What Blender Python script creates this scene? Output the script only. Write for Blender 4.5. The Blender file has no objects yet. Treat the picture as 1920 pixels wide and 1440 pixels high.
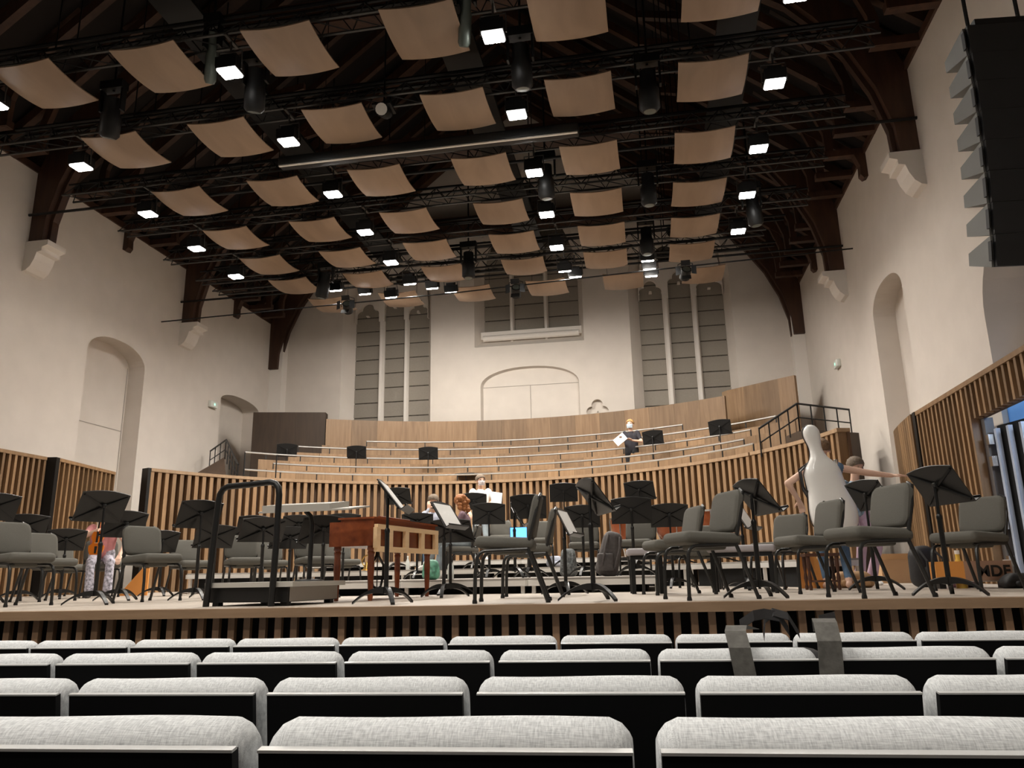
import bpy, bmesh, math, random
import numpy as np
from mathutils import Vector, Matrix

random.seed(7)
PI = math.pi
SC = bpy.context.scene
COL = SC.collection

# ------------------------------------------------------------------ camera
CAM_POS = (0.0, 0.0, 0.21)                       # stage floor is z = 0
PITCH, YAW, ROLL, FPX = math.radians(13.94), math.radians(9.9), math.radians(-1.077), 1442.0
_f = Vector((-math.sin(YAW) * math.cos(PITCH), math.cos(YAW) * math.cos(PITCH), math.sin(PITCH)))
_r0 = Vector((math.cos(YAW), math.sin(YAW), 0)); _u0 = _r0.cross(_f)
_r = math.cos(ROLL) * _r0 + math.sin(ROLL) * _u0
_u = -math.sin(ROLL) * _r0 + math.cos(ROLL) * _u0
cam = bpy.data.cameras.new('camera'); camo = bpy.data.objects.new('camera', cam); COL.objects.link(camo)
cam.sensor_width = 36.0; cam.lens = FPX / 1920 * 36.0; cam.clip_start = 0.05; cam.clip_end = 200
m = Matrix((( _r.x, _u.x, -_f.x), (_r.y, _u.y, -_f.y), (_r.z, _u.z, -_f.z))).to_4x4()
m.translation = Vector(CAM_POS); camo.matrix_world = m
SC.camera = camo

# ------------------------------------------------------------------ world, exposure
w = bpy.data.worlds.new('world'); SC.world = w; w.use_nodes = True
w.node_tree.nodes['Background'].inputs[0].default_value = (0.8, 0.75, 0.7, 1)
w.node_tree.nodes['Background'].inputs[1].default_value = 0.02
SC.view_settings.view_transform = 'Standard'; SC.view_settings.look = 'None'
SC.view_settings.gamma = 1.0; SC.view_settings.use_curve_mapping = False
SC.view_settings.exposure = 0.35
SC.cycles.max_bounces = 9; SC.cycles.diffuse_bounces = 8; SC.cycles.glossy_bounces = 3
SC.cycles.sample_clamp_indirect = 4.0; SC.cycles.use_denoising = True
LAMP_W = 420.0            # one stage lamp
HOUSE_W = 300.0           # one house lamp over the audience
LAMP_RGB = (1.0, 0.935, 0.85)

# ------------------------------------------------------------------ materials
MATS = {}
def _new(name):
    mt = bpy.data.materials.new(name); mt.use_nodes = True
    nt = mt.node_tree; b = nt.nodes['Principled BSDF']; MATS[name] = mt
    return mt, nt, b
def plain(name, col, rough=0.6, metal=0.0, bump=0.0, bscale=80.0, var=0.0, spec=0.5, coat=0.0):
    mt, nt, b = _new(name)
    b.inputs['Base Color'].default_value = (*col, 1); b.inputs['Roughness'].default_value = rough
    b.inputs['Metallic'].default_value = metal; b.inputs['Specular IOR Level'].default_value = spec
    b.inputs['Coat Weight'].default_value = coat
    if bump or var:
        tc = nt.nodes.new('ShaderNodeTexCoord'); n = nt.nodes.new('ShaderNodeTexNoise')
        n.inputs['Scale'].default_value = bscale; n.inputs['Detail'].default_value = 4
        nt.links.new(tc.outputs['Object'], n.inputs['Vector'])
        if bump:
            bp = nt.nodes.new('ShaderNodeBump'); bp.inputs['Strength'].default_value = bump; bp.inputs['Distance'].default_value = 0.01
            nt.links.new(n.outputs['Fac'], bp.inputs['Height']); nt.links.new(bp.outputs['Normal'], b.inputs['Normal'])
        if var:
            r = nt.nodes.new('ShaderNodeMapRange'); r.inputs[1].default_value = 0.3; r.inputs[2].default_value = 0.7
            r.inputs[3].default_value = 1 - var; r.inputs[4].default_value = 1 + var
            mx = nt.nodes.new('ShaderNodeMix'); mx.data_type = 'RGBA'; mx.blend_type = 'MULTIPLY'; mx.inputs[0].default_value = 1
            mx.inputs[6].default_value = (*col, 1)
            nt.links.new(n.outputs['Fac'], r.inputs[0]); nt.links.new(r.outputs[0], mx.inputs[7]); nt.links.new(mx.outputs[2], b.inputs['Base Color'])
    return mt
def wood(name, c1, c2, rough=0.5, scale=(14, 14, 1.2), rnd=0.35, rot=(0, 0, 0)):
    """grain stretched along local z; each board gets its own tone from the object's random number"""
    mt, nt, b = _new(name); N = nt.nodes.new; L = nt.links.new
    tc = N('ShaderNodeTexCoord'); oi = N('ShaderNodeObjectInfo'); mp = N('ShaderNodeMapping')
    mp.inputs['Scale'].default_value = scale; mp.inputs['Rotation'].default_value = rot
    ad = N('ShaderNodeVectorMath'); ad.operation = 'ADD'; ml = N('ShaderNodeMath'); ml.operation = 'MULTIPLY'; ml.inputs[1].default_value = 37.0
    L(oi.outputs['Random'], ml.inputs[0]); L(tc.outputs['Object'], ad.inputs[0]); L(ml.outputs[0], ad.inputs[1])
    L(ad.outputs[0], mp.inputs['Vector'])
    n = N('ShaderNodeTexNoise'); n.inputs['Scale'].default_value = 1.0; n.inputs['Detail'].default_value = 6; n.inputs['Distortion'].default_value = 0.6
    L(mp.outputs[0], n.inputs['Vector'])
    cr = N('ShaderNodeValToRGB'); cr.color_ramp.elements[0].position = 0.3; cr.color_ramp.elements[1].position = 0.72
    cr.color_ramp.elements[0].color = (*c1, 1); cr.color_ramp.elements[1].color = (*c2, 1); L(n.outputs['Fac'], cr.inputs[0])
    r = N('ShaderNodeMapRange'); r.inputs[3].default_value = 1 - rnd; r.inputs[4].default_value = 1 + rnd * 0.7
    L(oi.outputs['Random'], r.inputs[0])
    mx = N('ShaderNodeMix'); mx.data_type = 'RGBA'; mx.blend_type = 'MULTIPLY'; mx.inputs[0].default_value = 1
    L(cr.outputs[0], mx.inputs[6]); L(r.outputs[0], mx.inputs[7]); L(mx.outputs[2], b.inputs['Base Color'])
    b.inputs['Roughness'].default_value = rough
    bp = N('ShaderNodeBump'); bp.inputs['Strength'].default_value = 0.12; bp.inputs['Distance'].default_value = 0.004
    L(n.outputs['Fac'], bp.inputs['Height']); L(bp.outputs['Normal'], b.inputs['Normal'])
    return mt
def glow(name, col, s):
    mt, nt, b = _new(name)
    b.inputs['Base Color'].default_value = (*col, 1); b.inputs['Emission Color'].default_value = (*col, 1)
    b.inputs['Emission Strength'].default_value = s
    mt.cycles.emission_sampling = 'NONE'
    return mt
def fabric(name, c1, c2, sx=220.0, sy=900.0):
    """woven cloth: two crossed noise threads"""
    mt, nt, b = _new(name); N = nt.nodes.new; L = nt.links.new
    tc = N('ShaderNodeTexCoord'); outs = []
    for sc in ((sx * .25, sy, sy), (sx * 2, sx * .3, sx * .3)):
        mp = N('ShaderNodeMapping'); mp.inputs['Scale'].default_value = sc; L(tc.outputs['Object'], mp.inputs['Vector'])
        n = N('ShaderNodeTexNoise'); n.inputs['Scale'].default_value = 1.0; n.inputs['Detail'].default_value = 4; L(mp.outputs[0], n.inputs['Vector']); outs.append(n)
    a = N('ShaderNodeMath'); a.operation = 'ADD'; L(outs[0].outputs['Fac'], a.inputs[0]); L(outs[1].outputs['Fac'], a.inputs[1])
    cr = N('ShaderNodeValToRGB'); cr.color_ramp.elements[0].position = 0.36; cr.color_ramp.elements[1].position = 0.62
    cr.color_ramp.elements[0].color = (*c1, 1); cr.color_ramp.elements[1].color = (*c2, 1)
    h = N('ShaderNodeMath'); h.operation = 'MULTIPLY'; h.inputs[1].default_value = 0.5; L(a.outputs[0], h.inputs[0]); L(h.outputs[0], cr.inputs[0])
    L(cr.outputs[0], b.inputs['Base Color']); b.inputs['Roughness'].default_value = 0.95; b.inputs['Specular IOR Level'].default_value = 0.15
    bp = N('ShaderNodeBump'); bp.inputs['Strength'].default_value = 0.35; bp.inputs['Distance'].default_value = 0.002
    L(h.outputs[0], bp.inputs['Height']); L(bp.outputs['Normal'], b.inputs['Normal'])
    return mt

plain('plaster', (0.67, 0.61, 0.545), 0.9, bump=0.25, bscale=2.2, var=0.03, spec=0.2)
plain('plaster_white', (0.76, 0.71, 0.65), 0.85, bump=0.1, bscale=6, spec=0.2)
plain('seam', (0.38, 0.34, 0.30), 0.9)
wood('oak', (0.185, 0.104, 0.047), (0.275, 0.167, 0.084), 0.5, rnd=0.26)
wood('oak_pale', (0.26, 0.165, 0.092), (0.34, 0.225, 0.13), 0.5, rnd=0.12)
wood('oak_back', (0.07, 0.038, 0.02), (0.10, 0.055, 0.03), 0.7, rnd=0.05)
wood('oak_panel', (0.23, 0.155, 0.10), (0.30, 0.205, 0.135), 0.55, scale=(3.2, .5, 8), rnd=0.12, rot=(0, 0, 0.6))
wood('stage_oak', (0.25, 0.15, 0.085), (0.36, 0.22, 0.13), 0.45, rnd=0.3)
wood('nosing', (0.23, 0.145, 0.083), (0.32, 0.21, 0.125), 0.45, scale=(1.2, 14, 14), rnd=0.05)
wood('floorwood', (0.40, 0.345, 0.29), (0.48, 0.42, 0.355), 0.55, scale=(0.6, 9, 9), rnd=0.04)
wood('timber', (0.035, 0.0135, 0.007), (0.07, 0.03, 0.014), 0.6, scale=(6, 6, 1), rnd=0.25)
plain('roofboard', (0.012, 0.008, 0.006), 0.9, bump=0.2, bscale=8)
wood('mahogany', (0.13, 0.03, 0.011), (0.26, 0.066, 0.021), 0.25, scale=(9, 1.2, 9), rnd=0.05)
wood('dark_walnut', (0.05, 0.018, 0.01), (0.09, 0.035, 0.018), 0.4)
wood('pine', (0.80, 0.54, 0.29), (0.90, 0.66, 0.40), 0.55, scale=(12, 1, 12), rnd=0.08)
plain('black_metal', (0.007, 0.007, 0.007), 0.42, 0.0, spec=0.35)
plain('black_satin', (0.008, 0.008, 0.008), 0.33, spec=0.4)
plain('rig_black', (0.005, 0.005, 0.005), 0.5, spec=0.3)
plain('rig_grey', (0.07, 0.068, 0.065), 0.45, 0.5)
plain('fixture_green', (0.10, 0.12, 0.105), 0.35, 0.3)
plain('chair_tube', (0.03, 0.03, 0.029), 0.32, 0.5)
plain('chair_fabric', (0.115, 0.11, 0.096), 0.9, bump=0.3, bscale=260, var=0.08, spec=0.2)
plain('seat_black', (0.004, 0.004, 0.0045), 0.6, spec=0.12)
plain('seat_trim', (0.62, 0.62, 0.61), 0.35, 0.3)
fabric('seat_cloth', (0.42, 0.435, 0.45), (0.76, 0.78, 0.785))
plain('carpet', (0.012, 0.012, 0.013), 0.95)
plain('aluminium', (0.72, 0.70, 0.66), 0.45, 0.3)
plain('deck_grey', (0.30, 0.27, 0.24), 0.7)
plain('rail_steel', (0.60, 0.58, 0.55), 0.35, 0.85)
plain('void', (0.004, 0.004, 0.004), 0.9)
plain('blind', (0.27, 0.24, 0.20), 0.85, bump=0.1, bscale=20, var=0.04)
plain('blind_seam', (0.07, 0.058, 0.045), 0.9, var=0.4, bscale=14)
plain('paper', (0.86, 0.85, 0.82), 0.8)
plain('speaker_black', (0.007, 0.007, 0.008), 0.6, bump=0.3, bscale=300)
plain('speaker_side', (0.15, 0.15, 0.138), 0.55)
plain('grey_tray', (0.42, 0.40, 0.36), 0.45)
plain('skin', (0.66, 0.40, 0.28), 0.55)
plain('skin_fair', (0.74, 0.48, 0.36), 0.55)
plain('hair_grey', (0.16, 0.12, 0.085), 0.8, bump=0.5, bscale=60, var=0.3)
plain('hair_red', (0.30, 0.11, 0.03), 0.7, bump=0.5, bscale=60, var=0.3)
plain('hair_blond', (0.42, 0.24, 0.09), 0.7, bump=0.5, bscale=60, var=0.3)
plain('hair_brown', (0.20, 0.12, 0.065), 0.7, bump=0.5, bscale=60, var=0.3)
plain('shirt_white', (0.86, 0.85, 0.83), 0.9)
plain('shirt_blue', (0.55, 0.58, 0.68), 0.9)
plain('shirt_mauve', (0.16, 0.10, 0.12), 0.9)
plain('shirt_black', (0.022, 0.020, 0.026), 0.9)
plain('shirt_pink', (0.50, 0.20, 0.20), 0.9, var=0.2, bscale=9)
plain('jeans_pale', (0.30, 0.35, 0.38), 0.9, var=0.15, bscale=12)
plain('jeans', (0.10, 0.17, 0.27), 0.9, var=0.15, bscale=12)
plain('trouser_black', (0.012, 0.012, 0.014), 0.9)
plain('trouser_pink', (0.46, 0.32, 0.40), 0.9)
plain('trouser_print', (0.40, 0.38, 0.44), 0.9, var=0.75, bscale=28)
plain('shoe_white', (0.80, 0.77, 0.72), 0.7)
plain('shoe_dark', (0.03, 0.025, 0.025), 0.6)
plain('mask_blue', (0.55, 0.66, 0.74), 0.85)
plain('mask_print', (0.62, 0.56, 0.56), 0.85, var=0.6, bscale=60)
plain('eye', (0.02, 0.015, 0.012), 0.3)
plain('lip', (0.42, 0.16, 0.13), 0.5)
plain('case_white', (0.90, 0.89, 0.86), 0.18, spec=0.5, coat=0.3)
plain('violin', (0.62, 0.16, 0.012), 0.22, coat=0.5)
plain('ebony', (0.012, 0.010, 0.010), 0.35)
plain('orange_board', (0.75, 0.31, 0.07), 0.5)
plain('mdf', (0.42, 0.25, 0.17), 0.6)
plain('copper', (0.34, 0.09, 0.03), 0.3, 0.35)
plain('drumskin', (0.78, 0.75, 0.70), 0.6)
plain('chrome', (0.75, 0.74, 0.72), 0.18, 1.0)
plain('brass', (0.72, 0.46, 0.14), 0.25, 1.0)
plain('bag_grey', (0.075, 0.065, 0.062), 0.75, bump=0.4, bscale=30, var=0.2)
plain('bag_black', (0.016, 0.015, 0.016), 0.7, bump=0.3, bscale=25)
plain('strap_web', (0.10, 0.095, 0.085), 0.75, bump=0.25, bscale=40, var=0.25)
plain('floral', (0.14, 0.15, 0.15), 0.8, var=0.85, bscale=24)
plain('purple_cloth', (0.22, 0.11, 0.16), 0.9)
plain('red_cloth', (0.62, 0.04, 0.05), 0.8)
plain('maroon_dots', (0.13, 0.03, 0.045), 0.8, var=0.5, bscale=160)
plain('lilac_pad', (0.36, 0.33, 0.34), 0.6)
plain('cardboard', (0.46, 0.28, 0.14), 0.85)
plain('plastic_clear', (0.70, 0.74, 0.70), 0.2)
plain('bag_green', (0.10, 0.30, 0.20), 0.5, var=0.6, bscale=18)
plain('bottle_yellow', (0.75, 0.50, 0.08), 0.3)
plain('door_edge', (0.10, 0.09, 0.085), 0.5)
plain('blue_wall', (0.10, 0.32, 0.80), 0.7)
plain('grey_slat', (0.34, 0.38, 0.46), 0.6)
plain('stripe_shirt', (0.20, 0.27, 0.33), 0.9, var=0.6, bscale=20)
glow('lamp_led', (1.0, 0.97, 0.92), 30.0)
glow('screen_blue', (0.10, 0.35, 1.0), 1.6)
glow('exit_green', (0.35, 0.9, 0.6), 1.2)
plain('exit_case', (0.74, 0.76, 0.70), 0.4)
def glass(name, col):
    mt, nt, b = _new(name)
    b.inputs['Base Color'].default_value = (*col, 1); b.inputs['Roughness'].default_value = 0.15
    b.inputs['Transmission Weight'].default_value = 0.55; b.inputs['IOR'].default_value = 1.3
glass('bottle_green', (0.45, 0.72, 0.52))

# ------------------------------------------------------------------ mesh building
class MB:
    def __init__(s): s.V = []; s.F = []; s.I = []; s.idx = 0
    def add(s, V, F):
        o = len(s.V); s.V += [tuple(v) for v in V]; s.F += [tuple(i + o for i in f) for f in F]; s.I += [s.idx] * len(F); return s
    def box(s, x0, x1, y0, y1, z0, z1):
        V = [(x, y, z) for z in (z0, z1) for y in (y0, y1) for x in (x0, x1)]
        return s.add(V, [(0, 2, 3, 1), (4, 5, 7, 6), (0, 1, 5, 4), (2, 6, 7, 3), (0, 4, 6, 2), (1, 3, 7, 5)])
    def beam(s, a, b, w, h, up=(0, 0, 1)):
        """rectangular bar from a to b"""
        a = Vector(a); b = Vector(b); d = (b - a).normalized(); u = Vector(up)
        if abs(d.dot(u)) > .99: u = Vector((0, 1, 0))
        x = d.cross(u).normalized(); u = x.cross(d)
        V = [p + x * (sx * w / 2) + u * (sz * h / 2) for p in (a, b) for sz in (-1, 1) for sx in (-1, 1)]
        return s.add(V, [(0, 2, 3, 1), (4, 5, 7, 6), (0, 1, 5, 4), (2, 6, 7, 3), (0, 4, 6, 2), (1, 3, 7, 5)])
    def tube(s, path, r, n=8, closed=False):
        P = [Vector(p) for p in path]; k = len(P); R = r if isinstance(r, (list, tuple)) else [r] * k
        V = []; prev = None
        for i, p in enumerate(P):
            if closed: t = P[(i + 1) % k] - P[i - 1]
            else: t = P[min(i + 1, k - 1)] - P[max(i - 1, 0)]
            t = t.normalized()
            if prev is None:
                u = Vector((0, 0, 1)) if abs(t.z) < .9 else Vector((1, 0, 0))
            else: u = prev
            u = (u - t * u.dot(t)).normalized(); prev = u; w_ = t.cross(u)
            for j in range(n):
                a = 2 * PI * j / n; V.append(p + (u * math.cos(a) + w_ * math.sin(a)) * R[i])
        F = []
        for i in range(k if closed else k - 1):
            i2 = (i + 1) % k
            for j in range(n): F.append((i * n + j, i * n + (j + 1) % n, i2 * n + (j + 1) % n, i2 * n + j))
        if not closed: F += [tuple(range(n))[::-1], tuple((k - 1) * n + j for j in range(n))]
        return s.add(V, F)
    def lathe(s, prof, n=16, c=(0, 0, 0)):
        V = [(c[0] + r * math.cos(2 * PI * j / n), c[1] + r * math.sin(2 * PI * j / n), c[2] + z) for r, z in prof for j in range(n)]
        F = [(i * n + j, i * n + (j + 1) % n, (i + 1) * n + (j + 1) % n, (i + 1) * n + j) for i in range(len(prof) - 1) for j in range(n)]
        F += [tuple(range(n))[::-1], tuple((len(prof) - 1) * n + j for j in range(n))]
        return s.add(V, F)
    def prism(s, poly, d0, d1, axis='z'):
        def mk(p, d): return (p[0], p[1], d) if axis == 'z' else ((p[0], d, p[1]) if axis == 'y' else (d, p[0], p[1]))
        k = len(poly); V = [mk(p, d0) for p in poly] + [mk(p, d1) for p in poly]
        F = [tuple(range(k))[::-1], tuple(range(k, 2 * k))] + [(i, (i + 1) % k, k + (i + 1) % k, k + i) for i in range(k)]
        return s.add(V, F)
    def rbox(s, c, h, r, k=3, R=None):
        """rounded box, half sizes h, edge radius r"""
        h = Vector(h); r = min(r, *h)
        def line(a):
            st = [a * 0 - a + r * (1 - math.cos(i * PI / 2 / k)) for i in range(k)] + [-a + r]
            return st + [-q for q in reversed(st)]
        L = [line(h[i]) for i in range(3)]
        for ax in range(3):
            u, v = (ax + 1) % 3, (ax + 2) % 3
            for sg in (-1, 1):
                V = []; F = []; nu, nv = len(L[u]), len(L[v])
                for a in L[u]:
                    for b in L[v]:
                        p = Vector((0, 0, 0)); p[ax] = sg * h[ax]; p[u] = a; p[v] = b
                        q = Vector([max(-h[i] + r, min(h[i] - r, p[i])) for i in range(3)])
                        d = p - q
                        if d.length > 1e-9: p = q + d.normalized() * r
                        if R is not None: p = R @ p
                        V.append(p + Vector(c))
                for i in range(nu - 1):
                    for j in range(nv - 1):
                        f = (i * nv + j, (i + 1) * nv + j, (i + 1) * nv + j + 1, i * nv + j + 1)
                        F.append(f if sg > 0 else f[::-1])
                s.add(V, F)
        return s
    def ell(s, c, r, n=14, m=9, R=None):
        V = []; 
        for i in range(m + 1):
            t = PI * i / m
            for j in range(n):
                a = 2 * PI * j / n
                p = Vector((r[0] * math.sin(t) * math.cos(a), r[1] * math.sin(t) * math.sin(a), r[2] * math.cos(t)))
                if R is not None: p = R @ p
                V.append(p + Vector(c))
        F = [(i * n + j, (i + 1) * n + j, (i + 1) * n + (j + 1) % n, i * n + (j + 1) % n) for i in range(m) for j in range(n)]
        return s.add(V, F)
    def arcbox(s, c, r0, r1, a0, a1, z0, z1, n=8):
        """curved wall piece; angle measured from +y towards +x, in degrees"""
        V = []
        for i in range(n + 1):
            a = math.radians(a0 + (a1 - a0) * i / n); sx, sy = math.sin(a), math.cos(a)
            for r in (r0, r1):
                for z in (z0, z1): V.append((c[0] + r * sx, c[1] + r * sy, z))
        F = []
        for i in range(n):
            o = i * 4; q = o + 4
            F += [(o, q, q + 1, o + 1), (o + 2, o + 3, q + 3, q + 2), (o + 1, q + 1, q + 3, o + 3), (o, o + 2, q + 2, q)]
        F += [(0, 1, 3, 2), (n * 4, n * 4 + 2, n * 4 + 3, n * 4 + 1)]
        return s.add(V, F)
    def mesh(s, name, mats, smooth=False):
        me = bpy.data.meshes.new(name); me.from_pydata(s.V, [], s.F); me.validate()
        for mt in (mats if isinstance(mats, (list, tuple)) else [mats]): me.materials.append(MATS[mt])
        if any(s.I) and len(me.polygons) == len(s.I): me.polygons.foreach_set('material_index', s.I)
        bm = bmesh.new(); bm.from_mesh(me)
        if smooth: bmesh.ops.remove_doubles(bm, verts=bm.verts, dist=1e-5)
        bmesh.ops.recalc_face_normals(bm, faces=bm.faces); bm.to_mesh(me); bm.free()
        if smooth:
            me.polygons.foreach_set('use_smooth', [True] * len(me.polygons))
            try: me.set_sharp_from_angle(angle=math.radians(42))
            except Exception: pass
        me.update(); return me
    def build(s, name, mats, parent=None, smooth=False, loc=None, rot=None):
        return put(name, s.mesh(name, mats, smooth), parent, loc, rot)
def put(name, me, parent=None, loc=None, rot=None, scale=None):
    o = bpy.data.objects.new(name, me); COL.objects.link(o)
    if parent is not None: o.parent = parent
    if loc is not None: o.location = loc
    if rot is not None: o.rotation_euler = rot
    if scale is not None: o.scale = scale
    return o
def tag(o, label=None, cat=None, group=None, kind=None):
    if label: o['label'] = label
    if cat: o['category'] = cat
    if group: o['group'] = group
    if kind: o['kind'] = kind
    return o
def thing(name, label, cat, loc=(0, 0, 0), rz=0.0, group=None, kind=None):
    o = bpy.data.objects.new(name, None); COL.objects.link(o); o.empty_display_size = 0.1
    o.location = loc; o.rotation_euler = (0, 0, rz)
    return tag(o, label, cat, group, kind)
def copy_tree(o, parent=None):
    c = o.copy(); COL.objects.link(c)
    if parent is not None: c.parent = parent
    for ch in list(o.children): copy_tree(ch, c)
    return c
ORD = ['first', 'second', 'third', 'fourth', 'fifth', 'sixth', 'seventh', 'eighth', 'ninth', 'tenth', 'eleventh', 'twelfth']
def boolean_cut(me, cutters):
    """wall mesh minus cutter meshes"""
    o = bpy.data.objects.new('tmp_wall', me); COL.objects.link(o); tmp = []
    for c in cutters:
        k = bpy.data.objects.new('tmp_cut', c); COL.objects.link(k); tmp.append(k)
        md = o.modifiers.new('b', 'BOOLEAN'); md.operation = 'DIFFERENCE'; md.object = k; md.solver = 'EXACT'
    dg = bpy.context.evaluated_depsgraph_get(); out = bpy.data.meshes.new_from_object(o.evaluated_get(dg))
    for k in tmp: bpy.data.objects.remove(k)
    bpy.data.objects.remove(o)
    return out
# ================================================================== THE SETTING
XL, XR, YE, YB, AX = -11.76, 4.65, 22.5, -8.0, -3.56
ZW = 8.25                                           # top of the side walls
wood('oak_dark', (0.035, 0.021, 0.012), (0.055, 0.033, 0.019), 0.55, rnd=0.1)
def S(o, label): return tag(o, label, kind='structure')
def arch_poly(x0, x1, z0, zs, za, n=10):
    """rectangle with an arched head (two arcs meeting at za)"""
    xm = (x0 + x1) / 2; hw = (x1 - x0) / 2; P = [(x0, z0), (x1, z0)]
    for i in range(n + 1):
        t = PI / 2 * i / n; P.append((xm + hw * math.cos(t) ** 0.9, zs + (za - zs) * math.sin(t)))
    for i in range(n - 1, -1, -1):
        t = PI / 2 * i / n; P.append((xm - hw * math.cos(t) ** 0.9, zs + (za - zs) * math.sin(t)))
    return P
def pointed_poly(x0, x1, z0, zs, za, n=10):
    xm = (x0 + x1) / 2; hw = (x1 - x0) / 2; P = [(x0, z0), (x1, z0)]
    for i in range(n + 1): t = i / n; P.append((xm + hw * (1 - t ** 1.6), zs + (za - zs) * t))
    for i in range(n - 1, -1, -1): t = i / n; P.append((xm - hw * (1 - t ** 1.6), zs + (za - zs) * t))
    return P
def loft(p0, y0, p1, y1):
    k = len(p0); b = MB()
    b.add([(p[0], y0, p[1]) for p in p0] + [(p[0], y1, p[1]) for p in p1],
          [tuple(range(k))[::-1], tuple(range(k, 2 * k))] + [(i, (i + 1) % k, k + (i + 1) % k, k + i) for i in range(k)])
    return b.mesh('cut', 'plaster')
def circ(cx, cz, r, n=18): return [(cx + r * math.cos(2 * PI * i / n), cz + r * math.sin(2 * PI * i / n)) for i in range(n)]

# ---- audience floor, gently raked towards the back
b = MB(); prof = [(5.9, -0.95), (3.3, -0.95), (2.2, -0.92), (0.9, -0.86), (-1.0, -0.76), (YB, -0.3)]
for (y0, z0), (y1, z1) in zip(prof[:-1], prof[1:]):
    b.add([(XL, y0, z0), (XR, y0, z0), (XR, y1, z1), (XL, y1, z1)], [(0, 1, 2, 3)])
S(b.build('floor', 'carpet'), 'dark floor under the rows of audience seats')
# ---- stage: floor slab, nosing board, front slats
def fy(x): return 5.63 + 0.06 * (x + 1.0)           # line of the stage edge
b = MB(); P = [(XL, fy(XL)), (XR, fy(XR)), (XR, YE), (XL, YE)]; b.prism(P, -0.04, 0.0)
S(b.build('floor_stage', 'floorwood'), 'pale timber stage floor')
sf = thing('stage_front', 'stage front with timber slats under a wooden nosing board', None, kind='structure')
b = MB(); P = [(XL, fy(XL) - .03), (XR, fy(XR) - .03), (XR, fy(XR) + .12), (XL, fy(XL) + .12)]; b.prism(P, -0.062, 0.004); b.build('nosing', 'nosing', sf)
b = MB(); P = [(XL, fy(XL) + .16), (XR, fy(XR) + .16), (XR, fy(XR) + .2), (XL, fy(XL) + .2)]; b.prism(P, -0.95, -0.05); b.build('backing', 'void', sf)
sl = MB().box(-.025, .025, 0, .045, -0.93, -0.064).mesh('slat', 'stage_oak')
for i in range(84):
    x = -6.3 + i * .1215; put('slat', sl, sf, (x, fy(x) + .06, 0), (0, 0, math.atan(.06)))

# ---- side walls with niches
def wall_x(name, x_in, out, cutters, label):
    b = MB().box(min(x_in, x_in + out), max(x_in, x_in + out), YB, YE + .9, -1.0, ZW)
    me = boolean_cut(b.mesh(name, 'plaster'), cutters) if cutters else b.mesh(name, 'plaster')
    return S(put(name, me), label)
def niche(y0, y1, z0, zs, za, xa, xb): return MB().prism(arch_poly(y0, y1, z0, zs, za), xa, xb, 'x').mesh('cut', 'plaster')
wl = wall_x('wall_left', XL, -0.9, [niche(14.1, 16.05, -0.5, 5.15, 5.6, XL - .42, XL + .1), niche(19.45, 21.65, -0.5, 5.2, 5.45, XL - .55, XL + .1)],
            'white plastered side wall with two shallow arched niches')
b = MB().box(XL - .425, XL - .412, 14.52, 14.53, 0, 5.3).box(XL - .425, XL - .412, 14.1, 16.0, 3.66, 3.672).box(XL - .425, XL - .412, 15.98, 15.995, 0, 5.2)
b.build('panel_seam', 'seam', wl)
wr = wall_x('wall_right', XR, 0.9, [niche(13.9, 15.75, -0.5, 5.1, 5.55, XR - .1, XR + .42), niche(8.3, 10.95, 2.6, 3.5, 4.6, XR - .1, XR + .6), MB().box(XR - .1, XR + 1.2, 8.3, 10.95, -.5, 2.4).mesh('cut', 'plaster')],
            'white plastered side wall behind the loudspeaker array')
# ---- end wall with three traceried windows, blind arch and trefoil niche
W1, W2, W3 = (-9.15, -6.71), (-4.83, -1.85), (0.06, 2.56)
Y0, Y1 = YE - .05, YE + .5
cut = []
for (x0, x1) in (W1, W3):
    cut.append(loft(pointed_poly(x0 - .36, x1 + .22, 3.5, 8.9, 12.6), Y0, pointed_poly(x0, x1, 3.5, 8.9, 12.2), Y1))
cut.append(loft(pointed_poly(W2[0] - .29, W2[1] + .2, 7.08, 9.6, 13.2), Y0, pointed_poly(W2[0], W2[1], 7.5, 9.6, 12.9), Y1))
cut.append(loft(arch_poly(-4.93, -1.87, 3.5, 5.85, 6.42), Y0, arch_poly(-4.86, -1.90, 3.5, 5.85, 6.38), YE + .16))
for cx, cz, r in ((-1.36, 5.08, .17), (-1.53, 4.88, .16), (-1.19, 4.88, .16)): cut.append(MB().prism(circ(cx, cz, r), YE - .05, YE + .14, 'y').mesh('cut', 'plaster'))
cut.append(MB().box(-1.65, -1.07, YE - .05, YE + .14, 3.6, 4.88).mesh('cut', 'plaster'))
b = MB().prism([(XL - .9, -1), (XR + .9, -1), (XR + .9, ZW), (AX, 15.9), (XL - .9, ZW)], YE, YE + .9, 'y')
we = S(put('wall_back', boolean_cut(b.mesh('wall_back', 'plaster'), cut)), 'white plastered end wall with three traceried windows above the choir')
b = MB().box(-4.86, -1.9, YE + .145, YE + .158, 5.84, 5.852).box(-3.39, -3.375, YE + .145, YE + .158, 4, 5.84); b.build('panel_seam', 'seam', we)
wb = MB().prism([(XL - .9, -1), (XR + .9, -1), (XR + .9, ZW), (AX, 15.9), (XL - .9, ZW)], YB - .5, YB, 'y')
S(wb.build('wall_front', 'plaster'), 'plain plastered wall at the rear of the audience')

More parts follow.
